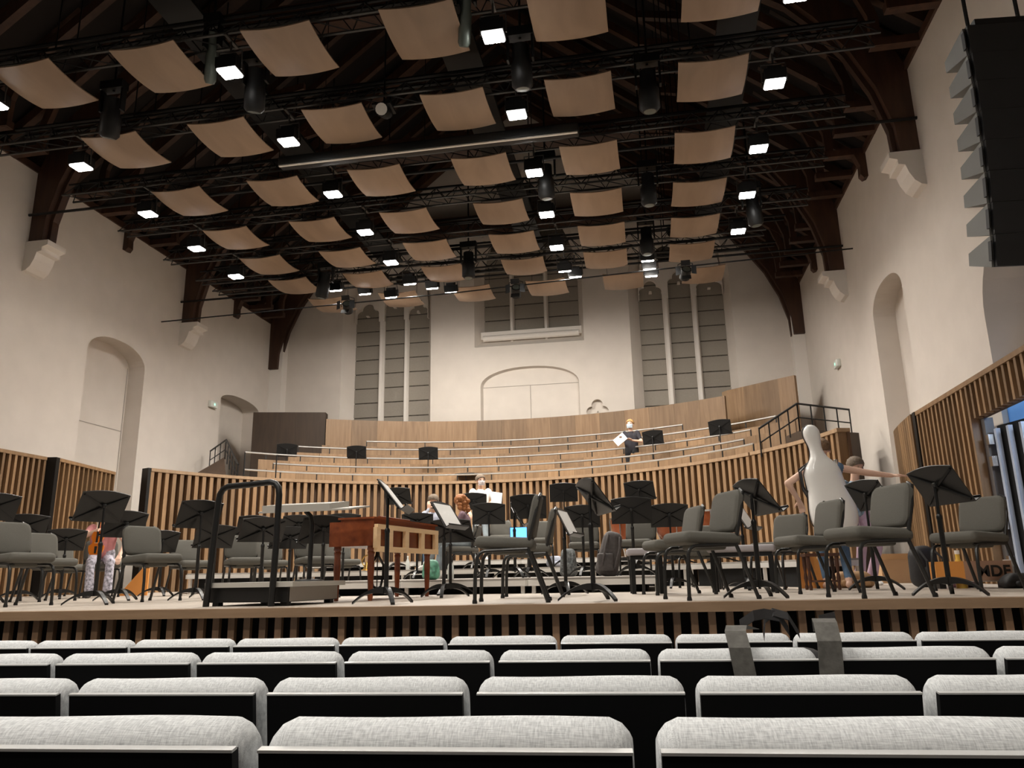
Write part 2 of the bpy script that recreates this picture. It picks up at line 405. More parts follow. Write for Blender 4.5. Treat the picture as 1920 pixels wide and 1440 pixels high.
def window(n, x0, x1, lights, z0, zs, label, heads):
    wdw = thing('window_%d' % n, label, None, kind='structure')
    MB().box(x0 - .3, x1 + .3, YE + .47, YE + .5, 3.4, 13).build('backing', 'blind_seam', wdw)
    for i, (a, c) in enumerate(lights):
        z = z0
        while z < zs + .75:
            MB().box(a - .03, c + .03, YE + .445, YE + .465, z + .018, z + .462).build('blind_panel', 'blind', wdw); z += .48
    for (a, c), (a2, c2) in zip(lights[:-1], lights[1:]):
        xm = (c + a2) / 2; hw = (a2 - c) / 2
        MB().prism([(xm - hw, YE + .44), (xm - hw, YE + .37), (xm - hw * .45, YE + .27), (xm + hw * .45, YE + .27), (xm + hw, YE + .37), (xm + hw, YE + .44)], z0 - .3, zs + .1).build('mullion', 'plaster_white', wdw)
    if heads:
        t = MB().prism(pointed_poly(x0 - .02, x1 + .02, zs - .12, 8.9, 12.2), YE + .28, YE + .43, 'y').mesh('tracery', 'plaster_white')
        cs = []
        for i, (a, c) in enumerate(lights):
            xm = (a + c) / 2; hw = (c - a) / 2; up = .32 if i == 1 else 0.08
            cs.append(MB().box(a, c, YE + .2, YE + .5, zs - .4, zs + up).mesh('cut', 'plaster_white'))
            for dx, dz, r in ((0, .24, hw * .55), (-hw * .55, .06, hw * .45), (hw * .55, .06, hw * .45)):
                cs.append(MB().prism(circ(xm + dx, zs + up + dz, r), YE + .2, YE + .5, 'y').mesh('cut', 'plaster_white'))
        for (qx, qz) in ((x0 * .66 + x1 * .34, zs + 1.35), (x0 * .34 + x1 * .66, zs + 1.35), ((x0 + x1) / 2, zs + 2.1)):
            cs.append(MB().prism(circ(qx, qz, .3), YE + .2, YE + .5, 'y').mesh('cut', 'plaster_white'))
        put('tracery', boolean_cut(t, cs), wdw)
    return wdw
window(1, *W1, [(-9.15, -8.35), (-8.16, -7.5), (-7.34, -6.71)], 3.72, 8.45, 'triple lancet window with grey blinds above the dark choir panel', True)
wd = window(2, *W2, [(-4.83, -4.02), (-3.88, -2.93), (-2.79, -1.85)], 7.62, 9.6, 'high central window with grey blinds above the moulded sill', False)
MB().box(W2[0] - .1, W2[1] + .1, YE + .2, YE + .44, 7.42, 7.66).build('sill_ledge', 'plaster_white', wd)
MB().tube([(W2[0] - .02, YE + .2, 7.44), (W2[1] + .02, YE + .2, 7.44)], .1, 12).build('sill_roll', 'plaster_white', wd, True)
window(3, *W3, [(0.06, 0.75), (0.94, 1.62), (1.79, 2.56)], 3.6, 8.5, 'triple lancet window with grey blinds above the tall choir panel', True)
# ---- corner piers and wall plates
for n, (xa, xb) in enumerate(((XL, XL + .42), (XR - .34, XR))):
    S(MB().box(xa, xb, YE - .35, YE, 0, ZW + .05).build('trim_%d' % (n + 1), 'plaster_white'), 'slim white pier in the %s corner of the end wall' % ('niche side', 'stair side')[n])
for n, (xa, xb) in enumerate(((XL - .2, XL + .04), (XR - .04, XR + .2))):
    S(MB().box(xa, xb, YB, YE, ZW, ZW + .14).build('trim_%d' % (n + 3), 'timber'), 'dark timber plate along the top of the %s wall' % ('niche side', 'loudspeaker side')[n])
# ---- roof boards
for n, (xa, sg) in enumerate(((XL - .9, 1), (XR + .9, -1))):
    b = MB(); b.add([(xa, YB, ZW), (xa, YE + .5, ZW), (AX, YE + .5, 15.8), (AX, YB, 15.8)], [(0, 1, 2, 3)])
    S(b.build('ceiling_%d' % (n + 1), 'roofboard'), 'dark boarded roof slope over the %s side' % ('niche', 'loudspeaker')[n])
# ---- roof trusses: curved braces on white corbels, collar beam
INN = [(.30, 6.74), (.32, 7.25), (.52, 8.0), (.86, 8.75), (1.36, 9.5), (1.75, 9.95), (2.4, 10.4), (3.3, 10.72), (4.3, 10.85)]
OUT = [(.0, 6.74), (.0, 7.25), (.0, 8.25), (.3, 9.1), (.85, 10.0), (1.3, 10.5), (2.1, 11.0), (3.1, 11.3), (4.3, 11.42)]
def strip(inn, out, side, y0, y1, b=None):
    b = b or MB(); wx = XL if side < 0 else XR; k = len(inn)
    def q(p, y): return (wx - side * p[0], y, p[1])
    V = []
    for p, r in zip(inn, out): V += [q(p, y0), q(p, y1), q(r, y1), q(r, y0)]
    F = []
    for i in range(k - 1):
        o = i * 4
        for j in range(4): F.append((o + j, o + (j + 1) % 4, o + 4 + (j + 1) % 4, o + 4 + j))
    F += [(0, 1, 2, 3), ((k - 1) * 4 + 3, (k - 1) * 4 + 2, (k - 1) * 4 + 1, (k - 1) * 4)]
    return b.add(V, F)
for i, y in enumerate((22.22, 17.5, 12.35, 7.2)):
    tr = thing('roof_truss', 'dark curved timber truss on white corbels, %s from the end wall' % ORD[i], None, kind='structure')
    for sd in (-1, 1):
        strip(INN, OUT, sd, y - .18, y + .18).build('brace', 'timber', tr)
        rib = [(p[0] + .07, p[1] - .03) for p in INN]; strip(rib, INN, sd, y - .06, y + .06).build('moulding', 'timber', tr)
        if i:
            wx = XL if sd < 0 else XR
            pr = [(0, 6.12), (.08, 6.14), (.17, 6.22), (.24, 6.36), (.28, 6.5), (.38, 6.52), (.38, 6.6), (.5, 6.64), (.5, 6.74), (0, 6.74)]
            MB().prism([(wx - sd * p[0], p[1]) for p in pr], y - .24, y + .24, 'y').build('corbel', 'plaster_white', tr)
    MB().box(XL + 4.0, XR - 4.0, y - .16, y + .16, 10.85, 11.4).build('collar_beam', 'timber', tr)
    MB().beam((XL - .3, y, 8.5), (AX, y, 15.4), .3, .25).build('rafter', 'timber', tr)
    MB().beam((XR + .3, y, 8.5), (AX, y, 15.4), .3, .25).build('rafter', 'timber', tr)
RI = [(.72, 8.24), (.74, 8.8), (.98, 9.5), (1.42, 10.15), (2.1, 10.75), (3.1, 11.2), (4.3, 11.45)]
RO = [(.58, 8.24), (.58, 8.8), (.82, 9.6), (1.28, 10.3), (1.98, 10.93), (3.02, 11.38), (4.3, 11.62)]
kk = 0
for y in [22.22 - .79 * j for j in range(1, 6)] + [17.5 - .86 * j for j in range(1, 6)] + [12.35 - .86 * j for j in range(1, 6)]:
    kk += 1
    rb = thing('roof_rib', 'slender arched roof rib on a stepped sole piece, number %d from the end wall' % kk, None, kind='structure')
    for sd in (-1, 1):
        wx = XL if sd < 0 else XR
        strip(RI, RO, sd, y - .055, y + .055).build('rib', 'timber', rb)
        MB().box(*sorted((wx + sd * .1, wx - sd * .76)), y - .08, y + .08, ZW - .005, ZW + .13).build('sole_piece', 'timber', rb)
        MB().beam((wx + sd * .3, y, 8.5), (AX, y, 15.4), .14, .18).build('rafter', 'timber', rb)
        if kk % 5 == 3:
            pr = [(0, 7.75), (.08, 7.72), (.14, 7.8), (.13, 8.0), (.22, 8.25), (0, 8.25)]
            MB().prism([(wx - sd * p[0], p[1]) for p in pr], y - .09, y + .09, 'y').build('pendant', 'timber', rb)
for i, y in enumerate((17.22, 12.1)):
    o = MB().tube([(XL, y, 7.3), (XR, y, 7.3)], .028, 8).build('tie_rod_rail', 'rig_black')
    S(o, 'long iron tie rod crossing the hall at the %s truss' % ('second', 'third')[i])

# ================================================================== CHOIR
CC = (-3.56, 11.37); R0 = 6.95
def cpt(R, a, z): a = math.radians(a); return (CC[0] + R * math.sin(a), CC[1] + R * math.cos(a), z)
cw = thing('choir_slat_wall', 'long curved wall of oak slats closing the back of the stage', None, kind='structure')
MB().arcbox(CC, R0 + .10, R0 + .15, -67.2, 75, 0, 2.40, 40).build('backing', 'oak_back', cw)
MB().arcbox(CC, R0 - .07, R0 + .16, -67.2, 53.2, 2.385, 2.45, 40).build('cap', 'oak_pale', cw)
MB().arcbox(CC, R0 - .07, R0 + .16, 53.6, 75, 2.385, 2.45, 12).build('cap', 'oak_pale', cw)
MB().arcbox(CC, R0 - .06, R0 + .15, -67.75, -67.2, 0, 2.45, 1).build('end_post', 'black_metal', cw)
sl = MB().box(-.04, .04, -.055, .10, 0, 2.385).mesh('slat', 'oak')
a = -66.9
while a < 75:
    if abs(a - 53.4) > .5: put('slat', sl, cw, cpt(R0, a, 0), (0, 0, -math.radians(a)))
    a += 1.36
FL = [1.82, 2.15, 2.48, 2.82, 3.15]; TOP = [2.45, 2.76, 3.09, 3.44, 3.79]; RZ = [2.61, 2.90, 3.24, 3.60, 3.94]
EXT = [(-50, 53.8), (-42.8, 46.5), (-42.7, 43.8), (-36.4, 44.8), (-24.9, 27.0)]
PEXT = [None, (-44, 50), (-44, 50), (-38, 48), (-32, 34)]
for k in range(5):
    tier = thing('choir_tier', '%s curved oak tier of the choir, counted from the slatted wall' % ORD[k], None, kind='structure')
    Rk = R0 + .75 * k
    MB().arcbox(CC, Rk + (.13 if k == 0 else .03), Rk + .75 if k < 4 else 10.56, -50 if k < 2 else -40, 53 if k < 2 else 50, FL[k] - .06, FL[k], 30).build('tread', 'oak_back', tier)
    if k:
        a0, a1 = PEXT[k]; n = int((a1 - a0) / 5.0); st = (a1 - a0) / n
        for i in range(n):
            MB().arcbox(CC, Rk - .02, Rk + .03, a0 + i * st + .02, a0 + (i + 1) * st - .02, FL[k - 1] - .05, TOP[k], 3).build('board', 'oak', tier)
    a0, a1 = EXT[k]; n = int(math.radians(a1 - a0) * Rk / .8)
    MB().tube([cpt(Rk + .02, a0 + (a1 - a0) * i / 40, RZ[k]) for i in range(41)], .022, 6).build('hand_rail', 'rail_steel', tier, True)
    pm = MB().box(-.012, .012, -.01, .01, TOP[k] - .06, RZ[k]).mesh('rail_post', 'black_metal')
    for i in range(n + 1):
        aa = a0 + (a1 - a0) * i / n; p = cpt(Rk + .02, aa, 0); put('rail_post', pm, tier, p, (0, 0, -math.radians(aa)))
    if k == 0:
        MB().tube([cpt(Rk, -50 + i, 3.0) for i in range(7)], .02, 6).build('hand_rail', 'rail_steel', tier, True)
        for aa in (-50, -44): MB().tube([cpt(Rk, aa, 2.4), cpt(Rk, aa, 3.0)], .016, 6).build('rail_post', 'black_metal', tier)
bp = thing('choir_back_wall', 'high curved oak board wall behind the top choir tier', None, kind='structure')
for i in range(16):
    MB().arcbox(CC, 10.56, 10.64, -31 + i * 3.96 + .01, -31 + (i + 1) * 3.96 - .01, 2.9, 4.66, 3).build('board', 'oak', bp)
S(MB().prism([(-11.0, 19.92), (-9.04, 20.46), (-9.1, 20.75), (-11.15, 20.3)], 1.5, 4.86).build('wall_choir_dark', 'oak_dark'), 'dark brown panel wall closing the choir under the lancet window')
rb = thing('wall_choir_tall', 'tall oak panel wall at the stair end of the choir', None, kind='structure')
pts = [(2.18, 21.75), (2.3, 21.55), (2.7, 21.2), (3.1, 20.85), (3.5, 20.5), (3.86, 20.2)]
for i, (p, q) in enumerate(zip(pts[:-1], pts[1:])):
    n = Vector((q[1] - p[1], p[0] - q[0])).normalized() * -.1
    MB().prism([p, q, (q[0] + n.x, q[1] + n.y), (p[0] + n.x, p[1] + n.y)], 1.6, 5.08).build('board', 'oak_pale' if i == 0 else 'oak', rb)
# ---- stair blocks and railings either side of the choir
S(MB().prism([(3.0, 15.4), (4.2, 16.15), (4.2, 16.7), (2.8, 16.2)], 0, 2.84).build('trim_5', 'oak_dark'), 'dark brown stair block beside the white cello case')
S(MB().add([(-11.7, 18.0, 2.75), (-10.4, 17.55, 3.2), (-9.35, 15.9, 2.48), (-11.7, 18.0, 1.2), (-10.4, 17.55, 1.2), (-9.35, 15.9, 1.2), (-11.7, 18.6, 1.2), (-11.7, 18.6, 2.75)],
     [(0, 1, 2), (3, 5, 4), (0, 2, 5, 3), (0, 3, 6, 7), (1, 4, 5, 2), (0, 7, 1), (7, 6, 4, 1), (3, 4, 6)]).build('trim_6', 'oak_back'), 'brown sloping stair block below the small black railing')
def railing(name, pts, drop, label, posts):
    t = thing(name, label, 'railing')
    MB().tube(pts, .022, 6).build('top_rail', 'black_metal', t); lo = [(p[0], p[1], p[2] - drop * .5) for p in pts]
    MB().tube(lo, .014, 6).build('lower_rail', 'black_metal', t)
    for (a, c), n in zip(zip(pts[:-1], pts[1:]), posts):
        for i in range(n + 1):
            f = i / n; p = [a[j] + (c[j] - a[j]) * f for j in range(3)]
            MB().tube([p, (p[0], p[1], p[2] - drop)], .014, 6).build('rail_post', 'black_metal', t)
railing('stair_railing', [(2.15, 15.15, 2.85), (2.95, 15.45, 3.36), (4.12, 16.35, 3.36)], .55, 'angled black stair railing beside the white cello case', (4, 4))
railing('stair_railing', [(-11.5, 18.7, 3.58), (-10.5, 17.75, 3.68), (-9.1, 15.95, 2.74)], .5, 'small black stair railing below the emergency light', (3, 5))
# ================================================================== SLATTED SIDE SCREENS
def screen(name, p, q, h, pitch, label, post=True, w=.05, gapmat='oak_back', doors=None, mat='oak'):
    p = Vector(p); q = Vector(q); d = q - p; L = d.length; rz = math.atan2(d.y, d.x)
    t = thing(name, label, None, (p.x, p.y, 0), rz, kind='structure')
    segs = [(0, L)] if not doors else [(0, doors[0]), (doors[1], L)]
    for s0, s1 in segs: MB().box(s0, s1, .05, .1, 0, h - .03).build('backing', gapmat, t)
    if doors: MB().box(doors[0], doors[1], .05, .1, doors[2], h - .03).build('backing', gapmat, t)
    MB().box(-.01, L, -.05, .12, h - .06, h).build('cap', mat, t)
    if post: MB().box(-.12, -.01, -.06, .16, 0, h).build('end_post', 'black_metal', t)
    full = MB().box(-w / 2, w / 2, -.04, .05, 0, h - .06).mesh('slat', mat)
    short = MB().box(-w / 2, w / 2, -.04, .05, (doors[2] if doors else 1), h - .06).mesh('slat', mat)
    n = int(L / pitch)
    for i in range(n + 1):
        x = w / 2 + i * (L - w) / n
        put('slat', short if doors and doors[0] - .02 < x < doors[1] + .02 else full, t, (x, 0, 0))
    return t
screen('slatted_screen', (-10.86, 9.6), (-10.8, 12.22), 2.45, .125, 'oak slatted screen at the edge of the picture behind the chairs', False)
screen('slatted_screen', (-10.68, 12.38), (-11.0, 14.35), 2.45, .155, 'oak slatted screen with black end post behind the seated violinist')
# right side, seen from its -x face: run from far to near so that the slats face the hall
screen('slatted_screen', (4.0, 12.05), (4.0, 6.2), 2.45, .153, 'oak slatted wall with a doorway beside the stage', True, .055, 'oak_back', (1.9, 3.35, 1.96))
t = thing('curved_screen', 'narrow curved oak screen next to the black post', None, kind='structure')
for i in range(12):
    f0, f1 = i / 12, (i + 1) / 12
    def cp(f): return (4.2 - .26 * f ** .6, 13.95 - 1.72 * f)
    a_, c_ = cp(f0), cp(f1 - .01)
    MB().prism([a_, c_, (c_[0] + .08, c_[1]), (a_[0] + .08, a_[1])], 0, 2.45).build('board', 'oak', t)
# ---- doorway: open slatted leaf, hinges, blue corridor wall
dr = thing('door_1', 'open slatted door leaf in the side doorway, blue light behind', None, kind='structure')
MB().box(4.06, 4.16, 10.05, 10.17, 0, 1.96).build('door_frame', 'door_edge', dr)
MB().box(4.06, 4.12, 8.66, 8.72, 0, 1.96).build('door_frame', 'door_edge', dr)
lf = Vector((4.40, 8.85)) - Vector((4.12, 9.95))
for i in range(6):
    f = .03 + i * .185; x, y = 4.12 + lf.x * f, 9.95 + lf.y * f
    MB().box(x - .025, x + .025, y - .028, y + .028, .06, 1.80).build('slat', 'grey_slat', dr)
MB().prism([(4.155, 9.97), (4.44, 8.86), (4.48, 8.87), (4.195, 9.98)], .04, 1.84).build('door_leaf', 'void', dr)
for z in (1.62, 1.36, .62, .2): MB().box(4.04, 4.1, 9.96, 10.04, z, z + .12).build('hinge', 'chrome', dr)
S(MB().box(XR + .5, XR + .58, 8.32, 9.25, 2.62, 3.9).build('window_4', 'void'), 'dark window deep in the side wall arch')
S(MB().box(4.72, 4.77, 8.31, 10.94, 0, 2.39).build('wall_corridor', 'blue_wall'), 'blue wall of the corridor beyond the doorway')
S(MB().box(4.66, 5.8, 8.31, 10.94, -.06, 0).build('floor_corridor', 'carpet'), 'dark floor of the corridor beyond the doorway')
lp = thing('corridor_ceiling_lamp', 'cool lamp in the corridor behind the slatted doorway', 'lamp', (4.36, 8.42, 2.3))
MB().box(-.2, .2, -.3, .2, 0, .06).build('housing', 'rig_grey', lp); MB().box(-.18, .18, -.28, .18, -.012, 0).build('diffuser', 'lamp_led', lp)
ld = bpy.data.lights.new('corridor_light', 'POINT'); ld.energy = 30; ld.color = (.45, .68, 1.0); ld.shadow_soft_size = .15
lo = bpy.data.objects.new('corridor_light', ld); COL.objects.link(lo); lo.parent = lp; lo.location = (0, 0, -.12)
# ---- small wall fittings
for nm, (x, y, z, s), lb in (('emergency_light_wall_mount', (XL, 19.0, 4.93, 1), 'small white emergency light on the wall near the arched niche'),
                             ('emergency_light_wall_mount', (XR, 18.8, 4.95, -1), 'small white emergency light on the wall above the cello case')):
    e = thing(nm, lb, 'light', (x, y, z)); MB().rbox((s * .05, 0, 0), (.05, .17, .09), .02, 2).build('case', 'exit_case', e, True)
    MB().rbox((s * .1, 0, 0), (.006, .03, .03), .005, 1).build('indicator', 'exit_green', e)
# ================================================================== HANGING PANELS, LAMPS, TRUSSES
PX = [-8.34, -6.43, -4.49, -2.57, -0.66, 1.275]; PY = [8.53, 10.37, 12.24, 13.94, 15.43, 16.79]
def panel_mesh():
    n = 12; h = .49; V = []; F = []; s = .058
    for side in (0, 1):
        for i in range(n + 1):
            for j in range(n + 1):
                u, v = -1 + 2 * i / n, -1 + 2 * j / n
                V.append((u * h, v * h * 1.02, s * (u * u * .75 + v * v * .9) - .08 + side * .018))
    o = (n + 1) ** 2
    for i in range(n):
        for j in range(n):
            a = i * (n + 1) + j; F += [(a, a + 1, a + n + 2, a + n + 1), (o + a, o + a + n + 1, o + a + n + 2, o + a + 1)]
    rim = [i * (n + 1) for i in range(n + 1)] + [n * (n + 1) + j for j in range(1, n + 1)] + [i * (n + 1) + n for i in range(n - 1, -1, -1)] + [j for j in range(n - 1, 0, -1)]
    for a, c in zip(rim, rim[1:] + rim[:1]): F.append((a, c, o + c, o + a))
    b = MB(); b.add(V, F); return b.mesh('board', 'oak_panel', True)
pm = panel_mesh(); wm = MB().tube([(0, 0, 0), (0, 0, .68)], .005, 4).mesh('hanger_wire', 'rig_black')
def zroof(x): return ZW + 7.55 * (9.11 - abs(x - AX)) / 9.11
bm_ = MB().box(-.46, .46, -.02, .02, .03, .06).mesh('back_batten', 'rig_black')
wl = MB().tube([(0, 0, 0), (0, 0, .215)], .005, 4).mesh('hanger_wire', 'rig_black')
def add_panel(x, y, z, tx, tz, label, ty=None):
    p = thing('hanging_acoustic_panel', label, 'acoustic panel', (x, y, z), 0, 'curved oak panels hung over the stage')
    p.rotation_euler = (tx, 0, tz)
    put('board', pm, p)
    put('back_batten', bm_, p, (0, .3, 0)); put('back_batten', bm_, p, (0, -.3, 0))
    for sx in (-.4, .4): put('hanger_wire', wm if ty is None else wl, p, (sx, 0 if ty is None else ty - y + .15, .03))
for r, y in enumerate(PY):
    for c, x in enumerate(PX):
        add_panel(x, y, 7.28, random.uniform(-.02, .02) + .01, random.uniform(-.02, .02), 'curved oak ceiling panel, %s from left in the %s row back from the audience' % (ORD[c], ORD[r]), (8.48, 10.27, 12.06, 13.7, 15.3, 16.64)[r])
for c, x in enumerate(PX):
    add_panel(x + .35, 18.27, 7.28, -.02, random.uniform(-.03, .03), 'curved oak ceiling panel, %s from left in the rearmost, half hidden row' % ORD[c])

def lamp_parts():
    h = MB().box(-.15, .15, -.13, .13, .03, .2).box(-.1, .1, -.09, .09, .2, .26)
    for i in range(5): h.box(-.155, .155, -.13 + i * .058, -.115 + i * .058, .06, .2)
    y = MB().box(-.02, .02, -.17, .17, .5, .53).tube([(-.17, 0, .06), (-.17, 0, .34), (.17, 0, .34), (.17, 0, .06)], .012, 6).tube([(0, 0, .34), (0, 0, .52)], .015, 6)
    e = MB().rbox((0, 0, 0), (.07, .062, .022), .02, 2)
    return h.mesh('housing', 'rig_black'), y.mesh('yoke', 'rig_grey'), e.mesh('lens', 'lamp_led', True)
LH, LY, LE = lamp_parts()
def make_spot(parent, watts, size=2.5, blend=.7):
    ld = bpy.data.lights.new('stage_spot', 'SPOT'); ld.energy = watts; ld.color = LAMP_RGB; ld.spot_size = size; ld.spot_blend = blend; ld.shadow_soft_size = .12
    lo = bpy.data.objects.new('stage_spot', ld); COL.objects.link(lo); lo.parent = parent; lo.location = (0, 0, -.06)
def add_lamp(x, y, z, label, watts, tilt=(0, 0), group='lit lamps between the ceiling panels', lens=4, size=2.5):
    t = thing('hanging_stage_lamp', label, 'lamp', (x, y, z), 0, group); t.rotation_euler = (tilt[0], tilt[1], 0)
    put('housing', LH, t); put('yoke', LY, t)
    for sx, sy in ((-.068, -.058), (.068, -.058), (-.068, .058), (.068, .058))[:lens]: put('lens', LE, t, (sx, sy, .02))
    make_spot(t, watts, size)
LX = [-9.1, -5.36, -1.64, 2.14]; LYS = [8.48, 10.27, 12.06, 13.7, 15.3]
for r, y in enumerate(LYS):
    for c, x in enumerate(LX):
        add_lamp(x, y, 7.0, 'bright square stage lamp, %s from left in the %s row back from the audience' % (ORD[c], ORD[r]), LAMP_W * (.14, 1, 1, .18)[c] * (.15, .45, 1.15, 1.4, 1.4)[r], (0.05, 0), size=(2.6, 2.6, 2.6, 2.6)[c])
for i, (x, y) in enumerate([(-7.19, 16.64), (-5.32, 16.63), (-1.61, 16.65), (0.28, 16.45), (-6.76, 17.45), (-5.0, 17.45), (-1.4, 17.05), (0.32, 16.95), (-6.12, 17.6), (-4.56, 17.6), (0.36, 17.4)]):
    pl = {0: 'leftmost of the cluster before the lancet window', 1: 'fourth of the cluster before the lancet window', 2: 'upper one of the pair by the high window', 3: 'topmost of the three in a column',
          4: 'second of the cluster before the lancet window', 5: 'fifth of the cluster before the lancet window', 6: 'lower one of the pair by the high window', 7: 'middle one of the three in a column',
          8: 'lowest of the cluster before the lancet window', 9: 'rightmost of the cluster before the lancet window', 10: 'lowest of the three in a column'}[i]
    add_lamp(x, y, {17.45: 7.17, 17.6: 7.08}.get(y, 7.0), 'small bright lamp, ' + pl, LAMP_W * .36, (.42, 0), 'lamps on the rear truss', 2, 3.05)
# house lamps over the audience, outside the picture but part of the hall
for r, y in enumerate((3.4, .8, -1.8)):
    for c, x in enumerate((-6.4, -3.5, -.6)):
        add_lamp(x, y, 7.4, 'house lamp over the audience, %s from left in the %s row before the stage' % (ORD[c], ORD[r]), HOUSE_W, (0, 0), 'house lamps over the audience')
# ---- lattice trusses across the hall
def truss(y, z, x0, x1, label, h=.3, w=.3):
    t = thing('hanging_lattice_truss', label, 'truss', (0, y, z), 0, 'black lattice trusses under the roof')
    for yy, zz in ((-w / 2, 0), (w / 2, 0), (0, h)): MB().tube([(x0, yy, zz), (x1, yy, zz)], .022, 6).build('chord', 'rig_black' if zz else 'rig_grey', t)
    for x in (-8.2, 1.0): MB().tube([(x, 0, h), (x, 0, zroof(x) - z)], .012, 5).build('hanging_chain', 'rig_black', t)
    n = int((x1 - x0) / .45); b = MB()
    for i in range(n):
        xa, xb = x0 + (x1 - x0) * i / n, x0 + (x1 - x0) * (i + 1) / n; xm = (xa + xb) / 2
        for yy in (-w / 2, w / 2):
            b.tube([(xa, yy, 0), (xm, 0, h)], .01, 4); b.tube([(xm, 0, h), (xb, yy, 0)], .01, 4)
        b.tube([(xa, -w / 2, 0), (xb, w / 2, 0)], .01, 4)
    tag(b.build('lattice', 'rig_black', t), kind='stuff')
for i, y in enumerate([8.48, 10.27, 12.06, 13.7, 15.3, 16.64, 17.4]):
    truss(y, 7.54, -10.9, 3.6 if i < 5 else 2.9, 'black lattice lighting truss, %s back from the audience' % ORD[i])
for i, y in enumerate(PY + [18.27]):
    t = thing('hanging_pipe_pair', 'pair of long black pipes above the panels, %s back from the audience' % ORD[i], 'pipe', (0, y, 7.98), 0, 'black pipes under the roof')
    for x in (-7.9, .7): MB().tube([(x, 0, 0), (x, 0, zroof(x) - 7.98)], .012, 5).build('hanging_chain', 'rig_black', t)
    for dy in (0, .22): MB().tube([(-10.6, dy, 0), (3.4, dy, 0)], .03, 6).build('pipe', 'rig_black', t)
for i, x in enumerate((-6.35, -2.55, 1.75)):
    o = thing('hanging_walkway', None, None); MB().box(x - .3, x + .3, 7.4, 18.2, 8.3, 8.36).build('deck', 'rig_black', o)
    for y in (8, 17.8): MB().tube([(x, y, 8.36), (x, y, zroof(x))], .015, 5).build('hanging_chain', 'rig_black', o)
    tag(o, 'dark suspended walkway deck above the panels, %s from left' % ORD[i], 'walkway')
# ---- pale projection-screen tube between the second and third panel row
t = thing('hanging_screen_case', 'long grey projection screen case slung below the second row of panels', 'screen case', (-3.33, 11.05, 7.14))
MB().rbox((0, 0, 0), (2.57, .1, .085), .03, 2).build('case', 'rig_black', t, True)
MB().box(-2.55, 2.55, -.09, -.05, -.1, -.082).build('bottom_bar', 'aluminium', t)
for x in (-1.8, 0, 1.8): MB().tube([(x, 0, .08), (x, 0, zroof(x - 3.33) - 7.14)], .008, 4).build('hanger_wire', 'rig_black', t)
# ---- wire with three fresnel spotlights before the end wall
o = MB().tube([(XL, 16.5, 6.52), (-4.2, 16.5, 6.65), (0.1, 16.5, 6.80), (XR, 16.5, 6.92)], .017, 6).build('hanging_cable', 'rig_black'); S(o, 'long thin black cable strung across the hall before the end wall')
for i, (x, z) in enumerate(((-6.84, 6.52), (-2.74, 6.58), (1.1, 6.68))):
    s = thing('hanging_fresnel_spot', 'unlit black fresnel spotlight on the cable, %s' % ('before the lancet window', 'under the high central window', 'nearest the stair side')[i], 'spotlight', (x, 16.49, z), 0, 'fresnel spotlights')
    rr = (-.5, 0, .2)
    b = MB().tube([(0, .16, 0), (0, -.1, 0)], .115, 14).build('body', 'rig_black', s, True, None, rr)
    MB().tube([(0, -.098, 0), (0, -.105, 0)], .085, 14).build('lens', 'fixture_green', s, False, None, rr)
    for k, (dx, dz, rx, ry) in enumerate(((0, .17, .5, 0), (0, -.17, -.5, 0), (.17, 0, 0, .5), (-.17, 0, 0, -.5))):
        MB().box(-.1, .1, -.004, .004, -.06, .06).build('barn_door', 'rig_black', s, False, (dx, -.15, dz), (rx, 0 if dz else PI / 2, (0 if dz else ry)))
    MB().tube([(-.16, 0, 0), (-.16, 0, .2), (0, 0, .26), (.16, 0, .2), (.16, 0, 0)], .01, 6).build('yoke', 'rig_black', s)
# ---- dark barrel moving heads hanging between the panels, and pale profile spots
def barrel(x, y, z, tilt, label, r=.15, L=.62, mat='rig_black'):
    s = thing('hanging_moving_head', label, 'spotlight', (x, y, z), 0, 'dark barrel spotlights')
    MB().tube([(0, 0, .1), (0, 0, zroof(x) - z)], .018, 6).build('hanging_pole', 'rig_black', s)
    MB().lathe([(r * .7, 0), (r, .05), (r, L * .55), (r * .82, L * .62), (r * .78, L)], 14, (0, 0, -L)).build('barrel', mat, s, True, None, tilt)
    MB().lathe([(.01, 0), (r * .6, .004)], 14, (0, 0, -L - .004)).build('lens', 'fixture_green', s, False, None, tilt)
    MB().box(-r - .04, -r - .01, -.05, .05, -.25, .12).box(r + .01, r + .04, -.05, .05, -.25, .12).box(-r - .04, r + .04, -.08, .08, .12, .26).build('bracket', 'rig_black', s)
for x, y, z, tl, lb in [(-7.75, 9.2, 7.45, (.3, .25, 0), 'dark barrel spotlight left of the nearest yellowish panel'), (-5.27, 9.0, 7.45, (.35, .2, 0), 'dark barrel spotlight below the second lamp of the nearest row'),
                        (-1.4, 9.2, 7.4, (.25, 0, 0), 'dark barrel spotlight above the middle of the nearest yellowish row'), (0.35, 10.15, 7.4, (.15, 0, 0), 'dark barrel spotlight between the last two yellowish panels'),
                        (-7.3, 16.2, 7.3, (.1, .2, 0), 'dark barrel spotlight above the dark choir panel'), (-3.75, 16.0, 7.4, (0, 0, 0), 'dark barrel spotlight above the high central window'),
                        (0.28, 16.0, 7.6, (0, 0, 0), 'large dark barrel spotlight above the column of three lamps'), (2.3, 14.3, 7.3, (.1, -.1, 0), 'dark barrel spotlight by the arched ribs'),
                        (-1.5, 12.5, 7.4, (.2, 0, 0), 'short dark barrel spotlight beyond the grey screen case'), (0.33, 13.4, 7.5, (.1, 0, 0), 'dark barrel spotlight in the fourth panel row')]:
    barrel(x, y, z, tl, lb)
